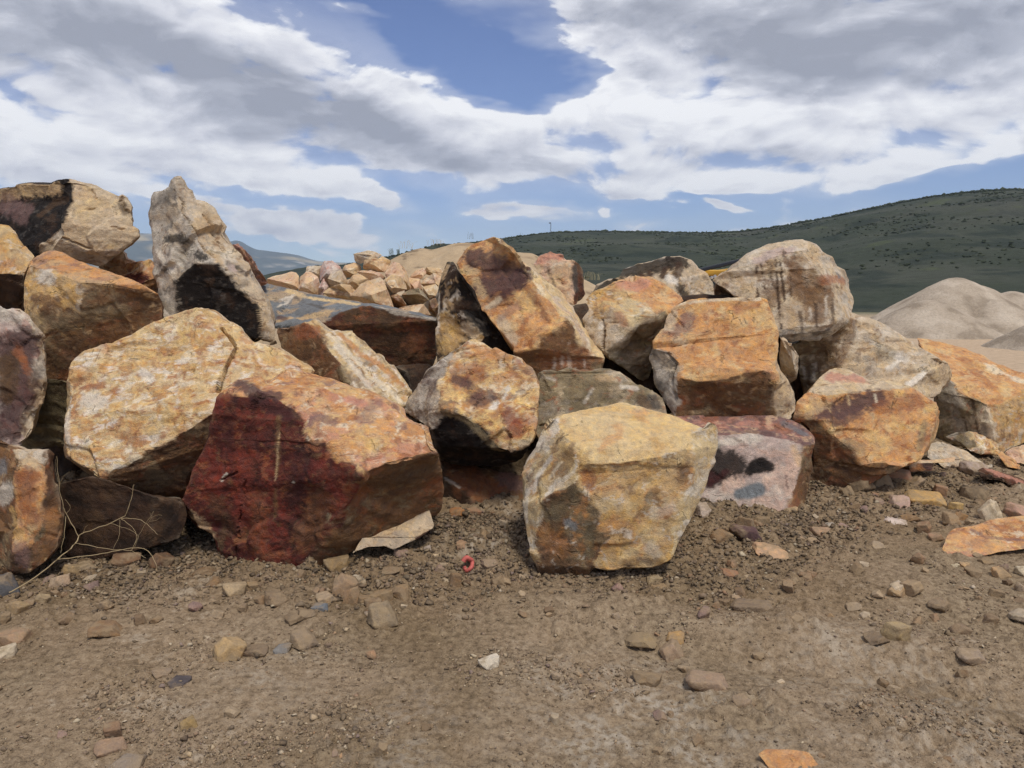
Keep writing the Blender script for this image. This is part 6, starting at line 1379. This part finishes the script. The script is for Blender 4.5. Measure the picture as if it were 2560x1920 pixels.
# ------------------------------------------------------------------ yellow machine behind the boulders
def box(bm, c, s, rot=None):
    r = bmesh.ops.create_cube(bm, size=1.0)['verts']
    for v in r:
        v.co = Vector((v.co.x * s[0], v.co.y * s[1], v.co.z * s[2]))
        if rot: v.co = rot @ v.co
        v.co += Vector(c)
    return r
def loader():
    dep = 17.0
    q = lambda x, y: EYE + dep * ray(x, y)
    c0 = q(1785, 690); root = Vector((c0[0], c0[1], 0))
    o = bpy.data.objects.new('wheel_loader', None); COL.objects.link(o); o.location = root
    thing(o, 'yellow loader with a dark boom, mostly hidden behind the streaked boulder', 'loader')
    yel = mat_plain('yellow_paint', (206, 158, 52), .5, var=.1); drk = mat_plain('dark_steel', (38, 42, 50), .45, .4, .1); gls = mat_plain('cab_glass', (24, 26, 34), .12, .0, .05); wht = mat_plain('lamp_glass', (232, 232, 230), .3, 0, .03); rub = mat_plain('tyre_rubber', (28, 27, 26), .9, 0, .2)
    def part(name, mat, fn, parent=o, bev=.02):
        bm = bmesh.new(); fn(bm)
        if bev: bmesh.ops.bevel(bm, geom=bm.edges[:], offset=bev, segments=1, affect='EDGES')
        me = bpy.data.meshes.new(name); bm.to_mesh(me); bm.free(); me.materials.append(mat)
        return link(name, me, parent=parent)
    z = lambda y: float(q(1785, y)[2])
    part('cab', yel, lambda b: (box(b, (0, .5, z(682)), (.62, 1.0, .13)), box(b, (-.25, .5, z(700)), (.06, 1.0, .5)), box(b, (.30, .5, z(700)), (.06, 1.0, .5))))
    part('window', gls, lambda b: box(b, (0.02, .45, z(699)), (.5, .8, .38)), bev=0)
    b0, b1 = Vector(q(1742, 677)) - root, Vector(q(1850, 651)) - root
    d = (b1 - b0); ang = math.atan2(d.z, d.x)
    part('boom', drk, lambda b: box(b, (b0 + b1) / 2 + Vector((0, -.2, 0)), (d.length + .3, .16, .085), Matrix.Rotation(-ang, 3, 'Y')))
    for (x, y) in ((1778, 694), (1786, 691)):
        p = Vector(q(x, y)) - root
        def lamp(b, p=p):
            r = bmesh.ops.create_uvsphere(b, u_segments=12, v_segments=8, radius=.036)['verts']
            for v in r: v.co = v.co + p + Vector((0, -.05, 0))
        part('headlamp', wht, lamp, bev=0)
    part('body', yel, lambda b: box(b, (.9, .6, .85), (2.6, 1.5, .8)), bev=.08)
    for wx in (0.0, 1.8):
        for wy in (-.15, 1.35):
            def wheel(b, wx=wx, wy=wy):
                r = bmesh.ops.create_cone(b, cap_ends=True, segments=24, radius1=.55, radius2=.55, depth=.4)['verts']
                for v in r: v.co = Matrix.Rotation(math.pi / 2, 3, 'X') @ v.co + Vector((wx, wy, .55))
            part('wheel', rub, wheel, bev=.04)
loader()

# ------------------------------------------------------------------ mast on the hill, tufts on the mound
def mast(x, ytop, ybase, label, w=.35):
    dep = 425.0
    a, b = EYE + dep * ray(x, ytop), EYE + dep * ray(x, ybase + 6)
    o = bpy.data.objects.new('radio_mast', None); COL.objects.link(o); o.location = b
    thing(o, label, 'mast', 'masts on the hill crest')
    st = mat_plain('mast_steel', (120, 126, 140), .5, .6, .05)
    h = a[2] - b[2]
    bm = bmesh.new()
    for k in range(3):
        an = k * 2.094; tube(bm, [(w * .5 * math.cos(an), w * .5 * math.sin(an), 0), (w * .5 * math.cos(an), w * .5 * math.sin(an), h)], w * .22, w * .2, 5)
    me = bpy.data.meshes.new('lattice'); bm.to_mesh(me); bm.free(); me.materials.append(st); link('lattice', me, parent=o)
    if w > .3:
        bm = bmesh.new(); box(bm, (-.3, 0, h - .2), (1.1, .5, .7))
        me = bpy.data.meshes.new('antenna'); bm.to_mesh(me); bm.free(); me.materials.append(st); link('antenna', me, parent=o)
mast(1376, 557, 582, 'slim radio mast with an antenna on the hill crest', .42)
mast(1301, 581, 591, 'faint short pole left of the radio mast on the crest', .1)
mast(1306, 582, 590, 'faint shorter pole just left of the radio mast', .09)

def tuft(x, y, dep, w_px, h_px, n_, col, label, seed):
    rng = np.random.RandomState(seed)
    base = EYE + dep * ray(x, y)
    s = dep / F_PX; bm = bmesh.new()
    for k in range(n_):
        ox = rng.uniform(-.5, .5) * w_px * s; oy = rng.uniform(-.3, .3) * w_px * s
        hh = h_px * s * rng.uniform(.5, 1.1); lean = rng.normal(0, .6, 2) * hh
        hh *= (1 - (2 * ox / (w_px * s)) ** 2 * .8)
        tube(bm, [(ox, oy, -.15), (ox + lean[0] * .4, oy + lean[1] * .4, hh * .6), (ox + lean[0], oy + lean[1], hh)], .004, .002, 3)
    me = bpy.data.meshes.new('grass_tuft'); bm.to_mesh(me); bm.free(); me.materials.append(mat_plain('grass_' + str(seed), col, .9, var=.3, scale=5))
    thing(link('grass_tuft', me, loc=base), label, 'grass', 'tufts on the dirt mound')['kind'] = 'thing'
tuft(1015, 612, 30.9, 36, 18, 16, (190, 176, 150), 'tall dry grass tuft on the left shoulder of the mound', 1)
tuft(1088, 604, 30.9, 46, 7, 18, (182, 166, 132), 'low dry grass tuft left of the mound top', 2)
tuft(978, 628, 30.9, 12, 9, 18, (92, 96, 62), 'small green weed at the left foot of the mound', 3)
tuft(1171, 588, 30.9, 7, 11, 4, (96, 92, 70), 'thin weed stalk on the mound top', 4)
tuft(1183, 588, 30.9, 8, 8, 4, (96, 92, 70), 'second thin weed stalk on the mound top, right of the first', 5)
tuft(1475, 690, 29.5, 52, 12, 40, (170, 162, 126), 'dry grass along the right shoulder of the mound', 6)
tuft(996, 627, 30.2, 8, 5, 22, (74, 84, 50), 'tiny dark green bush on the left flank of the mound', 7)

# ------------------------------------------------------------------ air between here and the mountains
def build_haze():
    bm = bmesh.new(); bmesh.ops.create_cube(bm, size=1.0)
    for v in bm.verts: v.co = Vector((v.co.x * 13000, (v.co.y + .5) * 8200 - 800, (v.co.z + .5) * 640 - 3))
    me = bpy.data.meshes.new('haze'); bm.to_mesh(me); bm.free()
    m = bpy.data.materials.new('haze_air'); m.use_nodes = True
    N, L = m.node_tree.nodes, m.node_tree.links; N.clear()
    v = nd(N, 'ShaderNodeVolumePrincipled'); v.inputs['Color'].default_value = (.66, .80, 1.0, 1); v.inputs['Density'].default_value = 1.4e-4; v.inputs['Anisotropy'].default_value = 0.0
    out = nd(N, 'ShaderNodeOutputMaterial'); L.new(v.outputs[0], out.inputs['Volume'])
    me.materials.append(m)
    link('haze', me, kind='stuff')
build_haze()
